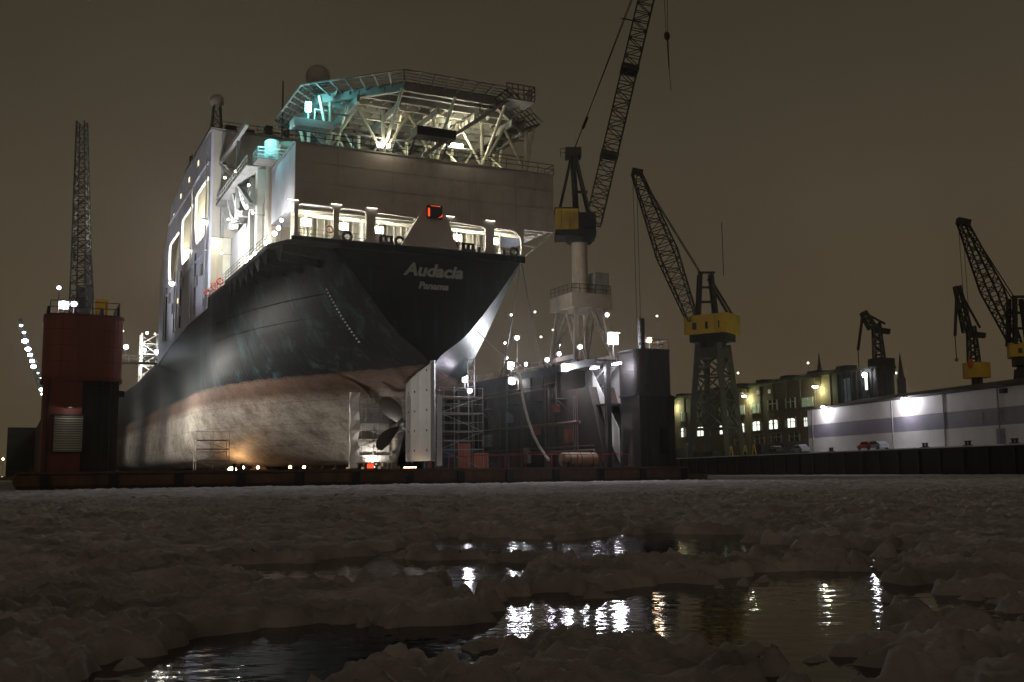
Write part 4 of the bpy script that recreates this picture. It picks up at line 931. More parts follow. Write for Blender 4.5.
for k, (u_, z) in enumerate(((46, 43.6), (54, 43.4), (62, 43.0), (69, 41.6), (50, 28.5), (62, 27.0))):
    f_ = MB(); ring(f_, (0, 0, 0), .42, .08, n=12); w_ = MB().box(-.06, .0, -.4, .4, -.4, .4).build('porthole', 'porthole_lit', ship, loc=(-16.17, u_, z))
    MB().box(-.09, .02, -.5, .5, .4, .48).build('frame', 'grey_paint', w_); MB().box(-.09, .02, -.5, .5, -.48, -.4).build('frame', 'grey_paint', w_)
for u_ in (45.5, 58.5, 74): MB().box(-16.4, -16.16, u_, u_ + .18, 22.5, 31).build('drain_pipe', 'dark_steel', ship)

# ledges, pipes, ladder and small lamps on the slab side
for z in (29.6, 41.2): MB().box(-16.42, -16.16, 37, 74, z, z + .14).build('ledge', 'lilac_paint', ship)
for y in (37.6, 48.9, 49.6, 62.0, 64.5, 76): MB().tube((-16.36, y, 22.6), (-16.36, y, rnd(30, 43)), .11, n=6).build('side_pipe', 'grey_paint', ship)
for y, z in ((40, 27.0), (44, 26.2), (57, 28.2), (66, 25.8), (70, 28), (58, 24.2)): MB().box(-16.4, -16.16, y, y + 1.1, z, z + 1.5).build('vent_louvre', 'grey_paint', ship)
for y, z in ((16.5, 29.8), (19, 33.6), (22.8, 33), (31, 32.4), (34, 38.5), (27, 37.4), (35, 29)):
    L_ = bpy.data.objects.new('bulkhead_lamp', None); COL.objects.link(L_); L_.parent = ship; L_.location = (-14.7, y, z)
    MB().beam((0, 0, -.1), (1.3, 0, -.1), .07).build('arm', 'grey_paint', L_); MB().ball((0, 0, .05), .13, 8, 6).build('globe', 'lamp_white', L_)
rl = MB(); rail(rl, [(-15.3, 17.2, 35.5), (-15.3, 35.8, 35.5)], 1.1, 1.4, .035); rl.build('platform_rail', 'white_paint', ship)
# roof gear: radomes, masts, funnels, rails
rl = MB(); rail(rl, [(-15.9, 60, FT), (-15.9, FU0, FT), (12, FU0, FT)], 1.1, 1.8, .035); rl.build('roof_rail', 'dark_steel', ship)
q = SHIP.px_y(318, 77, 42); rd_ = bpy.data.objects.new('radome', None); COL.objects.link(rd_); rd_.parent = ship; rd_.location = (q.x, 42, q.z)
MB().ball((0, 0, 0), 1.75, 18, 12).build('dome', 'house_paint', rd_); MB().tube((0, 0, FT - q.z), (0, 0, -1.4), .5, .7, 10).build('pedestal', 'grey_paint', rd_)
q = SHIP.px_y(217, 101, 62); rd_ = bpy.data.objects.new('radome', None); COL.objects.link(rd_); rd_.parent = ship; rd_.location = (q.x, 62, q.z)
MB().ball((0, 0, 0), 1.1, 16, 10).build('dome', 'house_paint', rd_)
mm = MB(); lattice(mm, (0, 0, FT - q.z), (0, 0, -.9), 2.6, 1.0, 2.6, 1.0, 7, (1, 0, 0), .2, .1); mm.build('mast', 'dark_steel', rd_)
q = SHIP.px_y(283, 88, 44); a_ = MB(); a_.tube((q.x, 44, FT), (q.x, 44, q.z + 1), .16, .1, 6)
for k, w_ in ((1, 2.6), (2.2, 1.6), (3.2, 1.0)): a_.beam((q.x - w_, 44, FT + k + 1), (q.x + w_, 44, FT + k + 1), .14)
a_.build('signal_mast', 'dark_steel', ship)
q = SHIP.px_y(268, 110, 40); a_ = MB(); a_.box(q.x - 1.2, q.x + 1.2, 40, 42, FT, FT + 1.6); a_.build('roof_locker', 'dark_steel', ship)
for u_, s_ in ((63, -13.4), (67, -11.0), (70, -9)):
    f_ = MB(); f_.tube((s_, u_, FT - 3.0), (s_ - .6, u_ + 1, FT + 4.5), 1.0, .9, 12); f_.build('funnel', 'dark_steel', ship)
for k in range(9):
    x = -14 + k * 2.6; h_ = rnd(.8, 2.8); MB().box(x, x + rnd(.5, 1.6), FU0 + 2, FU0 + 3.4, FT, FT + h_).build('roof_vent', 'dark_steel', ship)
# foredeck lattice gantry beyond the house
gt = MB(); lattice(gt, (-13.5, 120, 19), (-13.5, 120, 29.5), 3.2, 3.2, 3.2, 3.2, 5, (1, 0, 0), .32, .2); gt.build('deck_gantry', 'white_paint', ship)
light('POINT', (-17, 116, 25), 3500, (1, .97, .88), .3, ship)

# ---- helideck on trusses above the aft house
HZ, HC, HR = 39.0, (.4, 7.6), 12.6
helideck = bpy.data.objects.new('helideck', None); COL.objects.link(helideck); helideck.parent = ship; helideck.location = (HC[0], HC[1], HZ)
oc = [(HR * math.cos(R(22.5 + 45 * k)), HR * math.sin(R(22.5 + 45 * k))) for k in range(8)]
MB().prism([(x, y, 0) for x, y in oc], (0, 0, .28)).build('deck_slab', 'grey_paint', helideck)
for k in range(8):                                   # girders round the rim and safety net frames leaning outwards
    a, c = V((*oc[k], 0)), V((*oc[(k + 1) % 8], 0))
    MB().beam(a * .985 + V((0, 0, -.36)), c * .985 + V((0, 0, -.36)), .35, .7).build('rim_girder', 'grey_paint', helideck)
    n = 7
    for j in range(n + 1):
        p = a.lerp(c, j / n); MB().beam(p + V((0, 0, -.1)), p * 1.165 + V((0, 0, .6)), .16, .12).build('net_arm', 'galvanised', helideck)
    MB().beam(a * 1.165 + V((0, 0, .6)), c * 1.165 + V((0, 0, .6)), .13).build('net_rail', 'galvanised', helideck)
    nm = MB()
    for j in range(1, 5):
        f = 1 + .165 * j / 5; z = -.1 + .7 * j / 5; nm.beam(a * f + V((0, 0, z)), c * f + V((0, 0, z)), .14, .02)
    nm.build('safety_net', 'dark_steel', helideck, kind='stuff')
for k in range(11):                                  # under-deck beams
    y = -10 + k * 2.0; hw = HR * .92 if abs(y) < HR * .383 else (HR * .92 - (abs(y) - HR * .383))
    MB().beam((-hw, y, -.3), (hw, y, -.3), .25, .6).build('deck_girder', 'grey_paint', helideck)
for k in range(17):
    x = -10.4 + k * 1.3; MB().beam((x, -7.5, -.18), (x, 7.5, -.18), .12, .34).build('stringer', 'grey_paint', helideck)
for x in (-8.5, -4.2, 0, 4.2, 8.5):
    MB().beam((x, -8.4, -.95), (x, 8.4, -.95), .3, .7).build('main_girder', 'grey_paint', helideck)
def hx(x, y, z): return (x - HC[0], y - HC[1], z - HZ)
for x in (-10.5, -5, 0.5, 6, 11.2):
    for y in (0.8, 9.0):
        MB().tube(hx(x, y, HT + .1), hx(x, y, HZ - 1.2), .2, n=8).build('column', 'cream_paint', helideck)
for x in (-8, -2.2, 3.2, 8.6):
    MB().tube(hx(x, .8, HT + .2), hx(x + 1.4, 9, HZ - 1.2), .11, n=6).build('brace', 'cream_paint', helideck); MB().tube(hx(x, 9, HT + .2), hx(x - .8, .8, HZ - 1.2), .11, n=6).build('brace', 'cream_paint', helideck)
for z in (34.9, 36.7): MB().tube(hx(-10.5, .8, z), hx(11.2, .8, z), .1, n=6).build('tie_tube', 'grey_paint', helideck)
for x0_, x1_ in ((-10.5, -5), (-5, .5), (.5, 6), (6, 11.2)):
    for y in (0.8, 9.0):
        MB().tube(hx(x0_, y, HT + .2), hx((x0_ + x1_) / 2, y, HZ - 1.2), .15, n=6).build('brace', 'cream_paint', helideck); MB().tube(hx(x1_, y, HT + .2), hx((x0_ + x1_) / 2, y, HZ - 1.2), .15, n=6).build('brace', 'cream_paint', helideck)
for x in (-5, .5, 6):
    MB().tube(hx(x, .8, HT + .3), hx(x, -5.0, HZ - .9), .18, n=6).build('raking_strut', 'cream_paint', helideck)
for x, e in ((-10.5, -11.6), (11.2, 12.2)):
    for y in (.8, 9): MB().tube(hx(x, y, HT + .4), hx(e, y, HZ - .7), .18, n=6).build('raking_strut', 'cream_paint', helideck)
# starboard stair up to the deck, and the dark service catwalks under it
stp = MB(); A_, B_ = V(hx(-1.0, -1.4, HT + .3)), V(hx(7.0, -3.8, HZ + .2))
for off_ in (0, 1.1):
    stp.beam(A_ + V((0, off_, 0)), B_ + V((0, off_, 0)), .12, .35); stp.beam(A_ + V((0, off_, 1.1)), B_ + V((0, off_, 1.1)), .08)
    for j in range(9): p = A_.lerp(B_, j / 8) + V((0, off_, 0)); stp.beam(p, p + V((0, 0, 1.1)), .06)
for j in range(22): p = A_.lerp(B_, (j + .5) / 22); stp.beam(p, p + V((0, 1.1, 0)), .3, .05)
stp.build('helideck_stair', 'galvanised', helideck)
MB().box(*[v for pr in zip(hx(-2.6, -2.6, 34.6), hx(1.6, -1.0, 35.5)) for v in pr]).build('service_box', 'dark_steel', helideck)
for x in (-2.3, 1.3): MB().beam(hx(x, -1.2, 34.7), hx(x, .6, 33.2), .18).build('brace', 'dark_steel', helideck)
pf = MB(); c0 = hx(8.0, -4.6, HZ + .3); pf.box(c0[0] - 1.6, c0[0] + 1.6, c0[1], c0[1] + 2.4, 0, .16); rail(pf, [(c0[0] - 1.6, c0[1], .16), (c0[0] + 1.6, c0[1], .16), (c0[0] + 1.6, c0[1] + 2.4, .16)], 1.5, .6, .05, rails=(.5, 1.0, 1.5)); pf.build('lookout_platform', 'galvanised', helideck)
# roof lamps under the helideck
for px, py, en in ((383, 146, 650), (456, 146, 1700)):
    q = SHIP.px_y(px, py, .6)
    L_ = bpy.data.objects.new('roof_floodlight', None); COL.objects.link(L_); L_.parent = ship; L_.location = (q.x, .4, max(q.z, 33.5))
    MB().box(-.6, .6, -.1, .3, -.36, -.2).build('casing', 'grey_paint', L_); MB().box(-.6, .6, -.3, .2, -.2, .1).build('lens', 'lamp_white', L_)
    light('POINT', (0, .6, .9), en, (1, .93, .62), .3, L_); light('POINT', (0, -1.5, .2), 110, (1, .93, .72), .3, L_)  # second light is added, outboard of the roof edge, to brighten the house wall
rl = MB(); rail(rl, [(-HW, -.05, HT + .14), (HW, -.05, HT + .14), (HW, 9.8, HT + .14)], 1.05, 1.8, .03); rl.build('roof_rail', 'dark_steel', ship)
# cyan lit corner: lamp post, canister on a railed basket, side platform
bs = bpy.data.objects.new('signal_basket', None); COL.objects.link(bs); bs.parent = ship; q = SHIP.px_y(270, 162, 9.0); bs.location = (q.x, 9.0, q.z)
f_ = MB(); f_.box(-1.5, 1.5, -1.2, 1.2, -.12, 0); f_.build('floor', 'galvanised', bs)
rl = MB(); rail(rl, [(-1.5, -1.2, 0), (1.5, -1.2, 0), (1.5, 1.2, 0), (-1.5, 1.2, 0), (-1.5, -1.2, 0)], 1.1, .9, .05, rails=(.35, .72, 1.1)); rl.build('basket_rail', 'white_paint', bs)
cn = MB(); cn.tube((.25, .1, .1), (.25, .1, 2.1), .85, .85, 16); cn.ball((.25, .1, 2.1), .85, 16, 8, (1, 1, .45)); cn.build('canister', 'canister', bs)
MB().beam((1.2, .3, -.1), (3.0, .3, -1.4), .2).build('support_arm', 'grey_paint', bs)
light('POINT', (-1.6, -2.2, 2.4), 700, (.25, .95, 1.0), .2, bs)
pb = bpy.data.objects.new('signal_platform', None); COL.objects.link(pb); pb.parent = ship; q = SHIP.px_y(305, 124, 1.5); pb.location = (q.x, 1.5, q.z)
MB().box(-1.3, 2.6, -.9, .9, -.5, .3).build('tank', 'canister', pb); MB().beam((.6, 0, -.4), (2.6, 0, -2.4), .3).build('support_arm', 'white_paint', pb)
MB().beam((.2, -.4, .3), (.2, -.4, 2.2), .12).build('post', 'white_paint', pb); MB().box(-.05, .45, -.6, -.2, 1.2, 2.1).build('lens', 'lamp_cyan', pb)
MB().beam((.9, -.2, .3), (.9, -.2, 1.6), .08).build('post', 'white_paint', pb); MB().beam((2.4, -.2, .3), (2.4, -.2, 1.6), .08).build('post', 'white_paint', pb); MB().beam((.9, -.2, 1.6), (2.4, -.2, 1.6), .08).build('rail', 'white_paint', pb)
light('POINT', (.2, -1.0, 1.9), 650, (.25, .95, 1.0), .2, pb)
# ================================================================ CRANES
# column crane on the starboard wing wall
cb = on_Y(580.5, 300, 120.0); cx, cyv = cb.x, 120.0
CZ = 13.15
cr1 = thing('column_crane', 'dock crane with a pale round column, yellow machine house and long lattice jib', 'crane', (cx, cyv, CZ), sa)
T_ = lambda x, y, z: (x, y, z - CZ)
ML = Matrix.Rotation(-sa, 3, 'Z')
def WL(X, Y, Z): return ML @ V((X - cx, Y - cyv, Z - CZ))      # world to crane local
PT = 20.0
for sx in (-1, 1):
    for sy in (-1, 1):
        MB().beam((sx * 2.5, sy * 3.0, 0.6), (sx * 1.9, sy * 2.2, PT - CZ), .5, .4).build('portal_leg', 'beige_paint', cr1)
        w_ = MB(); w_.box(sx * 2.5 - .35, sx * 2.5 + .35, sy * 3.0 - .9, sy * 3.0 + .9, 0, .6); w_.build('bogie', 'dark_steel', cr1)
    MB().beam((sx * 2.4, -3.0, 1.1), (sx * 2.4, 3.0, 1.1), .4, .5).build('sill_beam', 'beige_paint', cr1)
    MB().beam((sx * 2.3, -2.8, 1.4), (sx * 2.0, 0, PT - CZ), .22).build('portal_brace', 'beige_paint', cr1); MB().beam((sx * 2.3, 2.8, 1.4), (sx * 2.0, 0, PT - CZ), .22).build('portal_brace', 'beige_paint', cr1)
for sy in (-1, 1):
    MB().beam((-2.3, sy * 2.8, 1.4), (0, sy * 2.3, PT - CZ), .2).build('portal_brace', 'beige_paint', cr1); MB().beam((2.3, sy * 2.8, 1.4), (0, sy * 2.3, PT - CZ), .2).build('portal_brace', 'beige_paint', cr1)
MB().box(-2.7, 2.7, -2.7, 2.7, PT - CZ, PT - CZ + 1.7).build('portal_head', 'beige_paint', cr1)
MB().tube((0, 0, PT - CZ + 1.7), (0, 0, 28.6 - CZ), .98, .94, 24).build('column', 'beige_paint', cr1)
rl = MB(); rail(rl, [(-2.6, -2.6, PT - CZ + 1.7), (2.6, -2.6, PT - CZ + 1.7), (2.6, 2.6, PT - CZ + 1.7)], 1.1, 1.0, .03); rail(rl, [(-2.6, 2.6, PT - CZ + 1.7), (-2.6, -2.6, PT - CZ + 1.7)], 1.1, 1.0, .03); rl.build('portal_rail', 'dark_steel', cr1)
MB().box(1.3, 3.2, -1.3, .9, PT - CZ + 1.7, PT - CZ + 4.6).build('winch_house', 'grey_paint', cr1)
sl = MB(); sl.tube((0, 0, 28.2 - CZ), (0, 0, 28.9 - CZ), 1.5, 1.7, 20); sl.build('slew_ring', 'dark_steel', cr1)
# upper works, jib reaching along +x of the world
def W3(X, Y, Z): return WL(cx + X, cyv + Y, Z)
def wbox(x0, x1, y0, y1, z0, z1):
    m_ = MB(); m_.box(x0, x1, y0, y1, z0 - CZ, z1 - CZ); m_.v = [tuple(ML @ V(p)) for p in m_.v]; return m_
wbox(-2.9, 1.9, -1.9, 1.9, 28.8, 29.5).build('turntable', 'dark_steel', cr1)
mh = wbox(-2.85, -.2, -1.95, 1.95, 29.5, 32.0).build('machine_house', 'yellow_paint', cr1)
wbox(-2.95, -.1, -2.05, 2.05, 32.0, 32.15).build('roof', 'dark_steel', mh)
for y in (-1.97,):
    for x in (-2.2, -1.2): wbox(x - .02, x + .02, y - .02, y, 29.6, 31.9).build('seam', 'dark_steel', mh)
wbox(-.15, 1.8, -1.7, 1.7, 29.5, 31.6).build('winch_frame', 'dark_steel', cr1)
wbox(.6, 1.9, -2.0, -.9, 29.7, 31.3).build('driver_cab', 'dark_steel', cr1)
for yy in (-1.1, 1.1):
    MB().beam(W3(-2.4, yy, 31.9), W3(-.75, yy * .6, 39.0), .28).build('a_frame_leg', 'dark_steel', cr1)
    MB().beam(W3(-.3, yy, 31.2), W3(-.6, yy * .6, 39.0), .42).build('a_frame_leg', 'dark_steel', cr1)
    MB().beam(W3(1.6, yy, 30.0), W3(-.3, yy * .6, 39.2), .3).build('a_frame_leg', 'dark_steel', cr1)
MB().beam(W3(-.3, 0, 34.5), W3(1.1, 0, 34.5), .3).build('a_frame_tie', 'dark_steel', cr1)
hd = wbox(-1.5, .4, -1.1, 1.1, 38.8, 39.8); hd.build('a_frame_head', 'dark_steel', cr1)
rl = MB(); rail(rl, [W3(-2.1, -1, 38.6), W3(-.4, -1, 38.6)], 1.1, .7, .03); rl.build('head_rail', 'dark_steel', cr1)
foot, tip = W3(1.7, 0, 30.6), W3(11.4, 0, 69.0)
bj = MB(); lattice(bj, foot, tip, 1.6, 2.0, 1.9, 1.9, 34, ML @ V((0, 1, 0)), .17, .085); bj.build('jib', 'dark_steel', cr1)
for t_ in (.22, .5, .78):
    p = foot.lerp(tip, t_); MB().beam(p - (tip - foot).normalized() * .25, p + (tip - foot).normalized() * .25, 2.2, 2.2, up=ML @ V((0, 1, 0))).build('jib_joint', 'dark_steel', cr1)
for k, dy in enumerate((-.4, .4)):
    MB().tube(W3(-.6, dy, 39.3), foot.lerp(tip, .97) + V((-.3, dy, .6)), .05, n=5).build('luffing_rope', 'dark_steel', cr1)
p0 = V(W3(-.6, 0, 39.3)).lerp(V(foot.lerp(tip, .97)), .11); p1 = V(W3(-.6, 0, 39.3)).lerp(V(foot.lerp(tip, .97)), .16); MB().tube(p0, p1, .2, n=6).build('rope_sheave', 'dark_steel', cr1)
pk = foot.lerp(tip, .66); MB().beam(pk, pk + (ML @ V((-2.4, 0, .5))), .12).build('rope_guide', 'dark_steel', cr1)
hk = on_Y(667, 36, 120.0)
for dx in (-.35, .35): MB().tube(W3(hk.x - cx + dx, 0, 69.2), W3(hk.x - cx + dx * .3, 0, hk.z + .6), .035, n=5).build('hoist_rope', 'dark_steel', cr1)
MB().ball(W3(hk.x - cx, 0, hk.z), .42, 12, 8, (1, .6, 1.4)).build('hook_block', 'dark_steel', cr1)
MB().tube(W3(hk.x - cx + .05, 0, hk.z), W3(hk.x - cx + .12, 0, hk.z - 4.2), .11, .07, 6).build('hook_chain', 'dark_steel', cr1); MB().tube(W3(hk.x - cx + .12, 0, hk.z - 4.2), W3(hk.x - cx + .3, 0, hk.z - 7), .035, n=5).build('sling', 'dark_steel', cr1)
p, q = gal(607, 315, WS + 4)
floodlight(p, 'small floodlight on the column crane portal head', 'lamp_cool', .2, .6)

def lattice_crane(name, label, X, Y, base, deck, topz, af, tipXZ, footXZ, box_w, box_h, jw, leg_spread, mat_leg='dark_steel', trestle=True, turn=35, jibtip_extra=0, afx=-1.5):
    c = thing(name, label, 'crane', (X, Y, base))
    L = lambda x, y, z: V((x - X, y - Y, z - base))
    if trestle:
        s0, s1 = leg_spread
        cs = [(math.cos(R(turn + 45 + 90 * k)), math.sin(R(turn + 45 + 90 * k))) for k in range(4)]
        hh = deck - base
        for k in range(4):
            a, b2 = cs[k], cs[(k + 1) % 4]
            MB().beam((a[0] * s0, a[1] * s0, 0), (a[0] * s1, a[1] * s1, hh), 1.2, 1.2).build('tower_leg', mat_leg, c)
            m_ = MB()
            for t0, t1 in ((.25, .5), (.5, .72), (.72, .9)):
                r0_, r1_ = s0 + (s1 - s0) * t0, s0 + (s1 - s0) * t1
                m_.beam((a[0] * r0_, a[1] * r0_, hh * t0), (b2[0] * r1_, b2[1] * r1_, hh * t1), .35); m_.beam((b2[0] * r0_, b2[1] * r0_, hh * t0), (a[0] * r1_, a[1] * r1_, hh * t1), .35)
                m_.beam((a[0] * r0_, a[1] * r0_, hh * t0), (b2[0] * r0_, b2[1] * r0_, hh * t0), .4)
            m_.build('tower_bracing', mat_leg, c, kind='stuff')
        MB().prism([(a[0] * s1 * 1.15, a[1] * s1 * 1.15, hh - 3.2) for a in cs], (0, 0, 2.4)).build('tower_head', mat_leg, c)
        MB().tube((0, 0, hh - .8), (0, 0, hh + .6), s1 * .8, s1 * .9, 16).build('slew_ring', 'dark_steel', c)
    d0 = box_w * .72
    m_ = MB(); rot = Matrix.Rotation(R(turn), 3, 'Z')
    lo = [rot @ V(p) for p in ((-box_w / 2, -d0 / 2, 0), (box_w / 2, -d0 / 2, 0), (box_w / 2, d0 / 2, 0), (-box_w / 2, d0 / 2, 0))]
    m_.prism([p * .82 + V((0, 0, deck - base + .6)) for p in lo], (0, 0, 1.8)); m_.build('turntable', 'dark_steel', c)
    bz = deck + 2.4
    mh_ = MB().prism([p + V((0, 0, bz - base)) for p in lo], (0, 0, box_h)).build('machine_house', 'yellow_paint', c)
    MB().prism([p * 1.03 + V((0, 0, bz - base + box_h)) for p in lo], (0, 0, .25)).build('roof', 'yellow_paint', mh_)
    for k in range(3):
        e0 = lo[0].lerp(lo[1], .2 + .3 * k); MB().beam(e0 * 1.01 + V((0, 0, bz - base + box_h * .45)), e0.lerp(lo[1], .12) * 1.01 + V((0, 0, bz - base + box_h * .45)), .1, box_h * .4).build('window', 'glass_dark', mh_)
    fz = bz + box_h
    for sy in (-1.6, 1.6):
        for sx in (-1.6, 1.6): MB().beam(L(af[0] + sx * 1.3, Y + sy, fz), L(af[0] + sx * .8, Y + sy * .8, af[1]), .8).build('a_frame_leg', 'dark_steel', c)
        MB().beam(L(af[0] + 6.2, Y + sy, fz - .5), L(af[0] + .8, Y + sy * .7, af[1] - 1), .5).build('back_stay', 'dark_steel', c)
    for t_ in (.33, .66, 1.0): MB().beam(L(af[0] - 2, Y - 1.6, fz + (af[1] - fz) * t_), L(af[0] + 2, Y - 1.6, fz + (af[1] - fz) * t_), .5).build('a_frame_tie', 'dark_steel', c)
    f_, t_ = L(footXZ[0], Y, footXZ[1]), L(tipXZ[0], Y, tipXZ[1])
    j = MB(); lattice(j, f_, f_.lerp(t_, .45), jw * .55, jw, jw * .5, jw, 8, (0, 1, 0), .32, .17); lattice(j, f_.lerp(t_, .45), t_, jw, jw * .45, jw, jw * .45, 10, (0, 1, 0), .32, .17); j.build('jib', 'dark_steel', c)
    MB().beam(t_ + V((-1.0, 0, .3)), t_ + V((1.6, 0, -.3)), 1.6, 1.3).build('jib_head', 'dark_steel', c)
    for dy in (-.6, .6): MB().tube(L(af[0] - 1, Y + dy, af[1]), t_ + V((.3, dy, .4)), .12, n=5).build('luffing_rope', 'dark_steel', c)
    for dx in (-.4, .5): MB().tube(t_ + V((dx - .4, 0, 0)), t_ + V((dx - .4, 0, -(tipXZ[1] - base) * .62)), .06, n=5).build('hoist_rope', 'dark_steel', c)
    MB().ball(t_ + V((-.3, 0, -(tipXZ[1] - base) * .62)), .9, 10, 8, (.7, .6, 1.2)).build('hook_block', 'orange_paint', c)
    return c
q = 240.0
lattice_crane('quay_crane', 'yellow-housed quay crane on a grey trestle tower before the brick building', 47.4, q, 4.15, 30.5, 0, (46.2, 47.6), (30.4, 72.8), (42.8, 36.3), 10.8, 4.2, 4.6, (6.6, 3.7), mat_leg='trestle_grey', turn=-35)
c2 = [o for o in COL.objects if o.name == 'quay_crane'][0]
MB().tube((3.2, 0, 43), (3.2, 0, 56), .09, n=5).build('aerial', 'dark_steel', c2)
# right-hand cranes behind the warehouse
a_, f_, t_, b_ = on_Y(1006, 300, 215), on_Y(1016, 345, 215), on_Y(962, 222, 215), on_Y(1030, 360, 215)
lattice_crane('quay_crane', 'dark quay crane with long lattice jib standing behind the white warehouse', b_.x, 215.0, 4.15, f_.z - 5, 0, (on_Y(1018, 300, 215).x, on_Y(1018, 298, 215).z), (t_.x, t_.z), (f_.x, f_.z), 8, 2.6, 3.4, (6, 3), turn=-20)
def level_crane(name, label, pxs, Y, yel, mirror=1):
    (bx, by), (tx, ty), (hx_, hy) = pxs
    B, Tt, Hh = on_Y(bx, by, Y), on_Y(tx, ty, Y), on_Y(hx_, hy, Y)
    c = thing(name, label, 'crane', (B.x, Y, 4.15)); L = lambda p: V((p.x - B.x, 0, p.z - 4.15)); k = Y / FPX
    bz = B.z - 4.15
    MB().tube((0, 0, 0), (0, 0, bz), 3.4 * k * 2.0, 2.6 * k * 2.0, 12).build('pedestal', 'dark_steel', c)
    MB().tube((0, 0, bz), (0, 0, bz + 15 * k), 13 * k, 13 * k, 18).build('machine_house', 'yellow_paint' if yel else 'dark_steel', c)
    tw_ = L(on_Y(bx - 6 * mirror, by - 52, Y)); tw_.y = 0
    lm = MB(); lattice(lm, (-2 * k * mirror, 0, bz + 14 * k), tw_, 9 * k, 6 * k, 9 * k, 6 * k, 7, (0, 1, 0), 1.5 * k, .9 * k); lm.build('tower', 'dark_steel', c)
    MB().beam(tw_ + V((0, 0, -8 * k)), tw_ + V((13 * k * mirror, 0, -10 * k)), 6 * k, 5 * k).build('counterweight', 'dark_steel', c)
    j = MB(); lattice(j, tw_ + V((-4 * k, 0, -6 * k)), L(Tt), 7 * k, 5 * k, 7 * k, 5 * k, 7, (0, 1, 0), 1.6 * k, 1.0 * k); j.build('jib', 'dark_steel', c)
    MB().beam(L(Tt), tw_ + V((9 * k * mirror, 0, -2 * k)), 1.8 * k).build('tie_bar', 'dark_steel', c)
    MB().beam(L(Tt), L(Hh), 2.4 * k, 2 * k).build('fly_jib', 'dark_steel', c)
    MB().tube(L(Hh), L(Hh) + V((0, 0, -22 * k)), .5 * k, n=5).build('hoist_rope', 'dark_steel', c); MB().ball(L(Hh) + V((0, 0, -24 * k)), 2 * k, 8, 6).build('hook_block', 'orange_paint', c)
    return c
level_crane('harbour_crane', 'stubby dark level-luffing crane on a yellow drum behind the warehouse roof', ((977, 378), (957, 286), (955, 336)), 290, True)
level_crane('harbour_crane', 'small far crane with lit jib end above the dark-clad annex', ((882, 374), (863, 312), (858, 350)), 330, False)
q = on_Y(858, 352, 326)
# crane on the port wing wall: lattice jib seen end-on above the red tower
bx = SHIP.w(-31.4, 30, 12.9)
pc = thing('column_crane', 'slender dark lattice crane rising behind the red dock tower', 'crane', bx, sa)
MLp = Matrix.Rotation(-sa, 3, 'Z')
def PL(px, py): v_ = MLp @ (on_Y(px, py, bx.y) - bx); return V((v_.x, v_.y, v_.z))
b0_ = PL(81, 318); b0_.z = 0; b1_ = PL(82, 122)
for sx in (-1, 1):
    for sy in (-1, 1): MB().beam((sx * 1.0, sy * 2.2, 0), (sx * .8 + b0_.x, sy * 1.0 + b0_.y, 7), .35).build('portal_leg', 'dark_steel', pc)
j = MB(); lattice(j, (b0_.x, b0_.y, 6.6), b1_, 1.9, .9, 1.9, .9, 26, MLp @ V((1, 0, 0)), .17, .085); j.build('jib', 'dark_steel', pc)
h0 = PL(84, 288); MB().box(h0.x - .7, h0.x + .8, h0.y - .8, h0.y + .8, 6.6, h0.z).build('machine_house', 'dark_steel', pc)
j = MB(); lattice(j, PL(89, 300), PL(88, 250), .9, .6, .9, .6, 7, (1, 0, 0), .16, .1); j.build('a_frame', 'dark_steel', pc)
for a_, c_ in ((PL(76, 150), PL(74, 262)), (PL(86, 130), PL(90, 252))): MB().tube(a_, c_, .05, n=5).build('hoist_rope', 'dark_steel', pc)
MB().beam(PL(74, 240), PL(74, 262), .3, .3).build('hook_block', 'dark_steel', pc)

# gangway with lamps from the port wing wall to the ship
gw = thing('gangway', 'lit gangway bridge between the port wing wall and the ship side', 'gangway', SHIP.w(-31, 86, 20.2), sa)
MB().box(0, 15, -.7, .7, -.3, 0).build('walkway', 'dark_steel', gw)
rl = MB(); rail(rl, [(0, -.7, 0), (15, -.7, 0)], 1.1, 1.5, .05); rl.build('handrail', 'galvanised', gw); rl = MB(); rail(rl, [(0, .7, 0), (15, .7, 0)], 1.1, 1.5, .05); rl.build('handrail', 'galvanised', gw)
m_ = MB(); lattice(m_, (.5, 0, -7.4), (.5, 0, -.3), 1.6, 1.6, 1.6, 1.6, 4, (1, 0, 0), .2, .1); m_.build('stair_tower', 'galvanised', gw)
for px, py, r, lb in ((126, 347, .36, 'lamp on the gangway nearer the dock wall'), (144, 350, .3, 'lamp on the gangway middle'), (157, 352, .42, 'bright lamp where the gangway meets the ship'), (147, 333, .2, 'small lamp on the lattice gantry above the gangway')):
    qq = SHIP.px_y(px, py, 86)
    floodlight(SHIP.w(qq.x, 86, qq.z), lb, 'lamp_blue', r, max(.3, qq.z - 20.2))
# mooring lines from the stern to the starboard gallery
for k, (pa, pb_) in enumerate((((10.4, .6, 23.8), (500, 347)), ((10.2, .3, 23.6), (545, 361)), ((5.0, 0, 15.5), (545, 362)))):
    qb = SHIP.px_x(*pb_, WS - .5); A_ = V(pa); B_ = V((WS - .5, qb.y, 13.3)) if k else V((WS - .5, qb.y + 0, 13.3)); pts = []
    for j in range(13):
        t_ = j / 12; p = A_.lerp(B_, t_); p.z -= 1.2 * math.sin(math.pi * t_); pts.append(p)
    o = MB().path(pts, .06, 5).build('mooring_line', 'dark_steel', loc=SHIP.o, rz=sa); tag(o, ('mooring line from the stern corner to the far gallery', 'mooring line from the stern corner to the crane foot', 'mooring line from below the ship name to the crane foot')[k], 'rope')

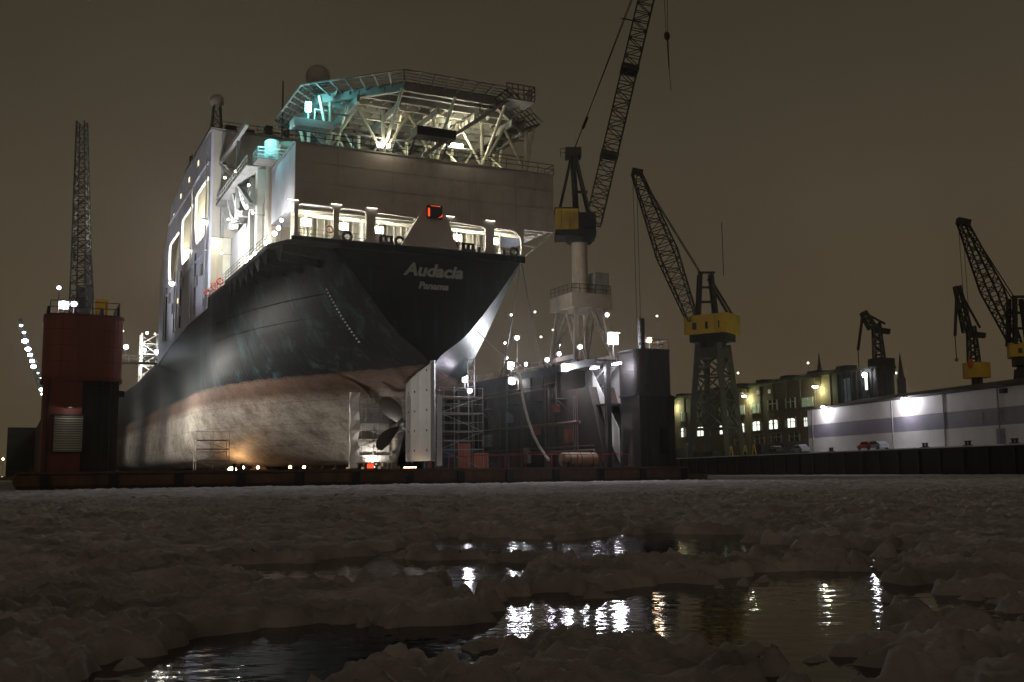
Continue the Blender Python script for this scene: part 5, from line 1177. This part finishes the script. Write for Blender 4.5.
# ================================================================ BUILDINGS
ba = BRICK.a
brick = thing('brick_building', 'long three-storey brick works building with a lit row of arched windows', 'building', BRICK.o, ba)
BL = -BRICK.px_x(836, 378, 0).y
e0 = BRICK.px_x(661, 399, 0).z; e1 = BRICK.px_x(832, 378, 0).z; BT = (e0 + e1) / 2
MB().box(.3, 8, -BL, 0, 4.1, BT).build('wall', 'brick_wall', brick)
MB().box(-.5, 8.4, -BL - .4, .4, BT, BT + .7).build('cornice', 'roof_dark', brick)
MB().prism([(-.2, -BL, BT + .7), (8, -BL, BT + .7), (4, -BL, BT + 1.6)], (0, BL, 0)).build('roof', 'roof_dark', brick)
def bwindow(px, py, wpx, hpx, mat, arch):
    q = BRICK.px_x(px, py, .28); d = BRICK.w(.3, q.y, q.z).y; k = d / FPX
    h_ = hpx * k / 2; w_ = wpx * k / math.cos(R(60)) * .92 / 2
    win = MB().box(.2, .29, q.y - w_, q.y + w_, q.z - h_, q.z + h_).build('window', mat, brick)
    fm = MB()
    for s_ in (-1, 1): fm.box(.02, .26, q.y + s_ * w_ - .14, q.y + s_ * w_ + .14, q.z - h_, q.z + h_)
    fm.box(.05, .24, q.y - .09, q.y + .09, q.z - h_, q.z + h_); fm.box(.05, .23, q.y - w_, q.y + w_, q.z + h_ * .25 - .07, q.z + h_ * .25 + .07); fm.build('frame', 'grey_paint', win)
    MB().box(-.12, .3, q.y - w_ - .3, q.y + w_ + .3, q.z - h_ - .25, q.z - h_).build('sill', 'concrete', win)
    if arch:
        MB().prism([(-.06, q.y - w_ - .2, q.z + h_ - .25), (-.06, q.y - w_ - .2, q.z + h_ + .5), (-.06, q.y + w_ + .2, q.z + h_ + .5), (-.06, q.y + w_ + .2, q.z + h_ - .25), (-.06, q.y + w_ * .5, q.z + h_ + .02), (-.06, q.y - w_ * .5, q.z + h_ + .02)], (.34, 0, 0)).build('lintel', 'brick_wall', win)
for px, py, wp in ((671, 433.5, 8), (684, 432.5, 6), (701, 431.5, 8), (708, 431.5, 5), (724, 429.5, 9), (741, 428, 9), (757.5, 426, 9.5), (774, 424.5, 9.5), (791, 423, 10)): bwindow(px, py, wp, 9, 'window_lit', True)
bwindow(806.5, 422, 4, 9, 'window_lit', False)
for px, py, wp in ((670, 418, 7), (683, 416.5, 6), (740.5, 410, 9), (756.5, 408.5, 9), (808, 402, 10)): bwindow(px, py, wp, 9, 'window_dim', False)
for px, py in ((773, 405), (791, 403), (702, 414), (724, 412)): bwindow(px, py, 9, 10, 'glass_dark', False)
for px, py in ((759, 392.5), (770, 391.5), (742, 394)): bwindow(px, py, 2.6, 4, 'window_lit' if px > 750 else 'glass_dark', False)
for px, py in ((671, 447), (690, 446), (740, 441), (760, 439.5), (777, 438), (795, 437)): bwindow(px, py, 10, 8, 'glass_dark', True)
for k in range(18):
    y = -2.5 - k * 5.8; MB().box(.12, .3, y - .35, y + .35, 4.2, BT - .02).build('pilaster', 'brick_wall', brick)
for k in range(9):
    y = -6 - k * 11.2; MB().box(2.6, 5.4, y - 2, y + 1.6, BT + .6, BT + 1.9).build('skylight', 'roof_dark', brick)
for px, py, lb in ((672, 405, 'wall lamp nearest the far end of the brick building'), (744, 396, 'wall lamp at the middle of the brick building'), (815, 386.5, 'wall lamp on the brick building above the white warehouse end')):
    q = BRICK.px_x(px, py, -1.2)
    t = thing('wall_lamp', lb, 'lamp', BRICK.w(-1.2, q.y, q.z), ba)
    MB().beam((0, 0, .3), (1.45, 0, .3), .14).build('arm', 'dark_steel', t); MB().tube((0, 0, .1), (0, 0, .5), .75, .25, 10).build('shade', 'dark_steel', t); MB().ball((0, 0, 0), .58, 10, 8, (1, 1, .6)).build('globe', 'lamp_violet', t)
    light('POINT', (.1, -.3, -.9), 1300, (.85, 1.0, .42), .4, t)
# dark clad annex, taller, behind the warehouse end
q = BRICK.px_x(832, 372, -.6); q2 = BRICK.px_x(892, 372, -.6)
an = thing('annex_building', 'dark metal-clad block taller than the brick building next to it', 'building', BRICK.w(0, q.y, 4.1), ba)
AH = (q.z + BRICK.px_x(876, 371, -.6).z) / 2 - 4.1; AL = q.y - BRICK.px_x(878, 380, -.6).y
MB().box(-.5, 3.2, -AL, 0, 0, AH).build('wall', 'clad_dark', an); MB().box(-.9, 3.6, -AL - .4, .4, AH, AH + .4).build('roof', 'roof_dark', an)
for k in range(9): MB().box(-.62, -.5, -AL + .3 + k * AL / 9.2, -AL + .6 + k * AL / 9.2, .1, AH - .01).build('cladding_rib', 'roof_dark', an)
for k in range(2): MB().box(.3 + k * 1.5, 1.3 + k * 1.5, -AL - .06, -AL, AH - 6.2, AH - 1.2).build('window', 'glass_dark', an)
for k in range(2): MB().box(-.56, -.5, -AL * .8 + k * AL * .4, -AL * .65 + k * AL * .4, AH - 6.2, AH - 1.2).build('window', 'glass_dark', an)
q = BRICK.px_x(866, 380, -.9); 
t = thing('wall_lamp', 'tall bright wall lamp on the dark clad annex', 'lamp', BRICK.w(-.75, q.y, q.z), ba)
MB().box(-.1, .2, -.5, .5, -2.2, 1.4).build('casing', 'dark_steel', t); MB().box(-.16, -.1, -.4, .4, -2.0, 1.2).build('lens', 'window_lit', t); MB().ball((-.4, 0, 1.0), .5).build('globe', 'lamp_cool', t)

# white quayside warehouse
WY1 = QUAY.px_x(808, 430, 4.0).y
wh = thing('warehouse', 'long low white warehouse with a grey-violet band on the quay', 'warehouse', QUAY.w(4.0, 0, 4.2), qa)
ztop = (QUAY.px_x(812, 409.5, 4).z + QUAY.px_x(1010, 387, 4).z) / 2 - 4.2
zb1 = (QUAY.px_x(812, 424.7, 4).z + QUAY.px_x(1010, 407, 4).z) / 2 - 4.2; zb0 = (QUAY.px_x(812, 437.5, 4).z + QUAY.px_x(1010, 425, 4).z) / 2 - 4.2
y_end = -75.0
MB().box(.25, 13, y_end + .05, WY1 - .05, 0, ztop - .02).build('wall', 'hall_white', wh)
seams = sorted([WY1, QUAY.px_x(813, 430, 4).y, QUAY.px_x(893, 430, 4).y, QUAY.px_x(945, 430, 4).y, QUAY.px_x(1000, 430, 4).y, -20, -40, -60, y_end])
for a, c in zip(seams[:-1], seams[1:]):
    for z0_, z1_, mt in ((0, zb0, 'hall_white'), (zb0, zb1, 'hall_band'), (zb1, ztop, 'hall_white')):
        MB().box(0, .24, a + .06, c - .06, z0_ + .015, z1_ - .015).build('wall_panel', mt, wh)
    MB().box(-.12, .1, a - .07, a + .07, 0.0, ztop).build('downpipe', 'grey_paint', wh)
MB().box(-.5, 13.5, y_end - .3, WY1 + .3, ztop, ztop + .35).build('eaves', 'roof_dark', wh)
MB().prism([(-.4, y_end - .2, ztop + .35), (13.4, y_end - .2, ztop + .35), (6.5, y_end - .2, ztop + 1.7)], (0, WY1 - y_end + .4 - 8, 0)).build('roof', 'roof_dark', wh)
for px in (975, 995):
    q = QUAY.px_x(px, 413, 4.0); MB().box(-.05, .02, q.y - 1.6, q.y + 1.6, zb0 + .5, zb1 - .4).build('window', 'grey_paint', wh)
q = QUAY.px_x(1001, 432, 4.0); d_ = MB().box(-.06, .01, q.y - .9, q.y + .9, .1, 2.3).build('door', 'hall_band', wh); MB().box(-.1, -.06, q.y - .75, q.y - .6, 1.1, 1.25).build('handle', 'dark_steel', d_)
for px, py, r, lb, en in ((823, 407, .34, 'wall lamp at the near-blank gable end of the white warehouse', 850), (904, 399, .46, 'brightest wall lamp at the middle of the white warehouse', 1300)):
    q = QUAY.px_x(px, py, 3.2)
    t = thing('wall_lamp', lb, 'lamp', QUAY.w(3.2, q.y, q.z), qa)
    MB().beam((0, 0, .25), (.85, 0, .25), .1).build('arm', 'dark_steel', t); MB().box(-.35, .25, -.45, .45, .2, .4).build('shade', 'dark_steel', t); MB().ball((0, 0, 0), r, 12, 8, (1, 1, .7)).build('globe', 'lamp_violet', t)
    light('POINT', (-.7, 0, -.5), en, (.96, .92, 1.0), .4, t)
# vents on the roof edge
q = QUAY.px_x(1005, 388, 4.0); v_ = MB(); v_.box(-.6, .05, q.y - .5, q.y + .5, ztop - .9, ztop - .25); v_.build('vent_box', 'dark_steel', wh)

# cars on the quay
def car(label, mat, loc, rz, snow=False):
    c = thing('parked_car', label, 'car', loc, rz, 'cars parked along the quay')
    bd = MB(); prof = [(-2.1, .35), (2.1, .35), (2.15, .75), (1.3, .92), (.75, 1.42), (-.95, 1.45), (-1.75, .98), (-2.15, .85)]
    bd.prism([(-.85, y, z) for y, z in prof], (1.7, 0, 0)); bd.build('body', mat, c)
    for sx in (-.87, .87):
        MB().prism([(sx, 1.1, .95), (sx, .68, 1.36), (sx, -.85, 1.38), (sx, -1.45, .98)], (.02 if sx > 0 else -.02, 0, 0)).build('side_window', 'glass_dark', c)
        for y in (-1.3, 1.35):
            wl_ = MB().tube((sx - .1, y, .33), (sx + .1, y, .33), .33, n=14).build('wheel', 'rubber', c); MB().tube((sx - .11, y, .33), (sx + .11, y, .33), .19, n=12).build('rim', 'galvanised', wl_)
    if snow: MB().prism([(-.8, .7, 1.42), (.8, .7, 1.42), (.8, -.95, 1.47), (-.8, -.95, 1.47)], (0, 0, .14)).build('snow_cap', 'snow_ground', c)
    return c
for px, lb, mt, sn in ((868, 'small red car parked before the warehouse wall', 'car_red', False), (877, 'grey car behind the red one at the warehouse wall', 'car_grey', False), (800, 'snow-capped grey car near the warehouse corner', 'car_grey', True), (775, 'snow-covered dark car in front of the brick building', 'clad_dark', True)):
    q = QUAY.px_x(px, 440, 2.2)
    car(lb, mt, QUAY.w(2.2, q.y, 4.2), qa, sn)
# quay bollards and clutter, barrier rails
for k, px in enumerate((831, 968, 1015, 925, 745)):
    q = QUAY.px_x(px, 445, .7)
    b_ = MB(); b_.tube((-.0, -.35, 0), (0, -.35, .6), .2, .17, 8); b_.tube((0, .35, 0), (0, .35, .6), .2, .17, 8); b_.box(-.3, .3, -.7, .7, 0, .12); b_.tube((0, -.35, .55), (0, -.35, .7), .28, .28, 8); b_.tube((0, .35, .55), (0, .35, .7), .28, .28, 8)
    o = b_.build('mooring_bollard', 'dark_steel', loc=QUAY.w(.7, q.y, 4.2), rz=qa); tag(o, 'twin iron mooring bollard on the snowy quay edge', 'bollard', 'bollards on the quay edge')
for k, px in enumerate((731, 745, 754)):
    q = QUAY.px_x(px, 447, 3.0); b_ = MB()
    for s_ in (-1, 1): b_.beam((0, s_ * .9, 0), (0, s_ * .2, 2.2), .14); b_.beam((0, s_ * 1.1, .9), (0, -s_ * .1, .9), .1)
    o = b_.build('yellow_trestle', 'yellow_paint', loc=QUAY.w(3.0, q.y, 4.2), rz=qa); tag(o, 'yellow work trestle on the quay below the trestle crane', 'trestle', 'yellow trestles on the quay')
for k, px in enumerate((668, 680, 694, 712, 762, 785)):
    q = QUAY.px_x(px, 450, 5.0); w_ = rnd(1.2, 2.6); h_ = rnd(1.0, 2.4); b_ = MB(); b_.box(-1, 1, -w_, w_, 0, h_); b_.box(-1.05, 1.05, -w_ - .05, w_ + .05, h_, h_ + .15); b_.box(-1.06, -1.0, -.1, .1, 0, h_)
    o = b_.build('storage_crate', 'clad_dark', loc=QUAY.w(5.0, q.y, 4.2), rz=qa); tag(o, 'dark snow-dusted crate among the clutter on the quay', 'crate', 'crates on the quay before the brick building')

# ================================================================ FAR THINGS
def spire(label, px, ytop, ybase, Y, wpx):
    a, c = on_Y(px, ytop, Y), on_Y(px, ybase, Y); k = Y / FPX; t = thing('church_spire', label, 'church', (c.x, Y, 2.5))
    m_ = MB(); m_.box(-wpx * k, wpx * k, -wpx * k, wpx * k, 0, (c.z - 2.5) + (a.z - c.z) * .35); m_.build('tower', 'far_dark', t)
    m_ = MB(); m_.tube((0, 0, c.z - 2.5 + (a.z - c.z) * .35), (0, 0, a.z - 2.5), wpx * k * 1.05, .15, 8); m_.build('steeple', 'far_dark', t)
spire('far church spire showing over the warehouse roof', 902, 352, 392, 820, 3.2)
spire('far church spire showing over the brick building roof', 820, 353, 380, 820, 2.4)
def lamp_post(px, py, Y, mat, r, label, group):
    p = on_Y(px, py, Y); k = Y / FPX; t = thing('street_lamp', label, 'lamp', (p.x, Y, 2.8)); t['group'] = group
    MB().tube((0, 0, 0), (0, 0, max(.5, p.z - 2.8)), .5 * k * .4, .3 * k * .4, 5).build('post', 'far_dark', t); MB().ball((0, 0, p.z - 2.8), r * k, 8, 6).build('globe', mat, t)
for px, py, r in ((3, 459, 1.0), (9, 461, .9), (15, 461.5, 1.1), (21, 464, 1.3), (2, 478, 1.5), (9, 477.5, 1.2), (15, 477, 1.4), (19, 476.5, 1.1), (24, 476, 1.0)): lamp_post(px, py, 930, 'lamp_warm', r, 'orange street lamp on the far harbour bank', 'orange lamps along the far bank')
for px, py, r in ((121, 442, 2.0), (121, 448, 2.2), (120, 457, 1.6), (122, 465, 1.6), (124, 428, .8), (109, 430, .8), (121, 425, .8), (117, 423, .7), (125, 423, .7)): lamp_post(px, py, 600 if r > 1.5 else 800, 'lamp_blue', r, 'bluish lamp on the bank beyond the dock', 'bluish lamps beyond the dock')
for px, py in ((123, 331), (155, 334), (120, 330), (541, 337), (553, 330), (738, 373), (808, 363), (896, 373), (657, 316), (535, 312)): 
    p = on_Y(px, py, 800); lamp_post(px, py, 800, 'lamp_far', .95, 'small pale lamp on a tall distant mast', 'distant mast lamps')
# made-up jib, added to carry a row of lights read as a window reflection
p0, p1 = on_Y(47, 404, 420), on_Y(20, 318, 420)
fj = thing('made_up_jib', 'made-up jib carrying a row of bluish white reflected lights beyond the red tower', 'crane', (p0.x + 2, 420, 2.8))
LL = lambda p: V((p.x - p0.x - 2, p.y - 420, p.z - 2.8))
m_ = MB(); lattice(m_, LL(p0) + V((1.5, 0, -6)), LL(p1), 1.6, .8, 1.6, .8, 18, (0, 1, 0), .12, .07); m_.build('jib', 'far_dark', fj)
m_ = MB(); lattice(m_, (3, 0, 0), LL(p0) + V((1.5, 0, -4)), 3, 2, 3, 2, 8, (1, 0, 0), .25, .12); m_.build('tower', 'far_dark', fj)
for px, py, r in ((21, 325.5, 1.3), (24, 332.5, 1.3), (25, 341, 2.6), (28, 349, 2.4), (30, 355, 1.9), (32, 361, 2.0), (33.5, 366.5, 2.1), (38, 373, .7), (41, 378, .6), (41.5, 389.5, 1.9), (43, 394, 1.8), (44.5, 397.5, 1.6), (45.5, 401, 1.4)):
    MB().ball(LL(on_Y(px, py, 419)), r * 420 / FPX, 8, 6, (1.3, 1, .8)).build('lamp', 'lamp_blue', fj)  # glowing balls stand for the reflected cabin lights
# lit floe of ice at the far side

# ================================================================ AIR: thin winter haze that the lamps glow in
hz = MB(); hz.box(-1400, 1200, -60, 1250, -5, 96)
o = hz.build('haze', 'far_dark', kind='stuff'); o['label'] = 'thin night haze over the harbour'
hm = bpy.data.materials.new('haze'); hm.use_nodes = True; t = hm.node_tree; t.nodes.clear()
ho = N(t, 'ShaderNodeOutputMaterial'); pv = N(t, 'ShaderNodeVolumePrincipled')
pv.inputs['Color'].default_value = (0.95, 0.92, 0.88, 1); pv.inputs['Density'].default_value = 0.00013; pv.inputs['Anisotropy'].default_value = 0.86
t.links.new(pv.outputs[0], ho.inputs['Volume']); o.data.materials.clear(); o.data.materials.append(hm)
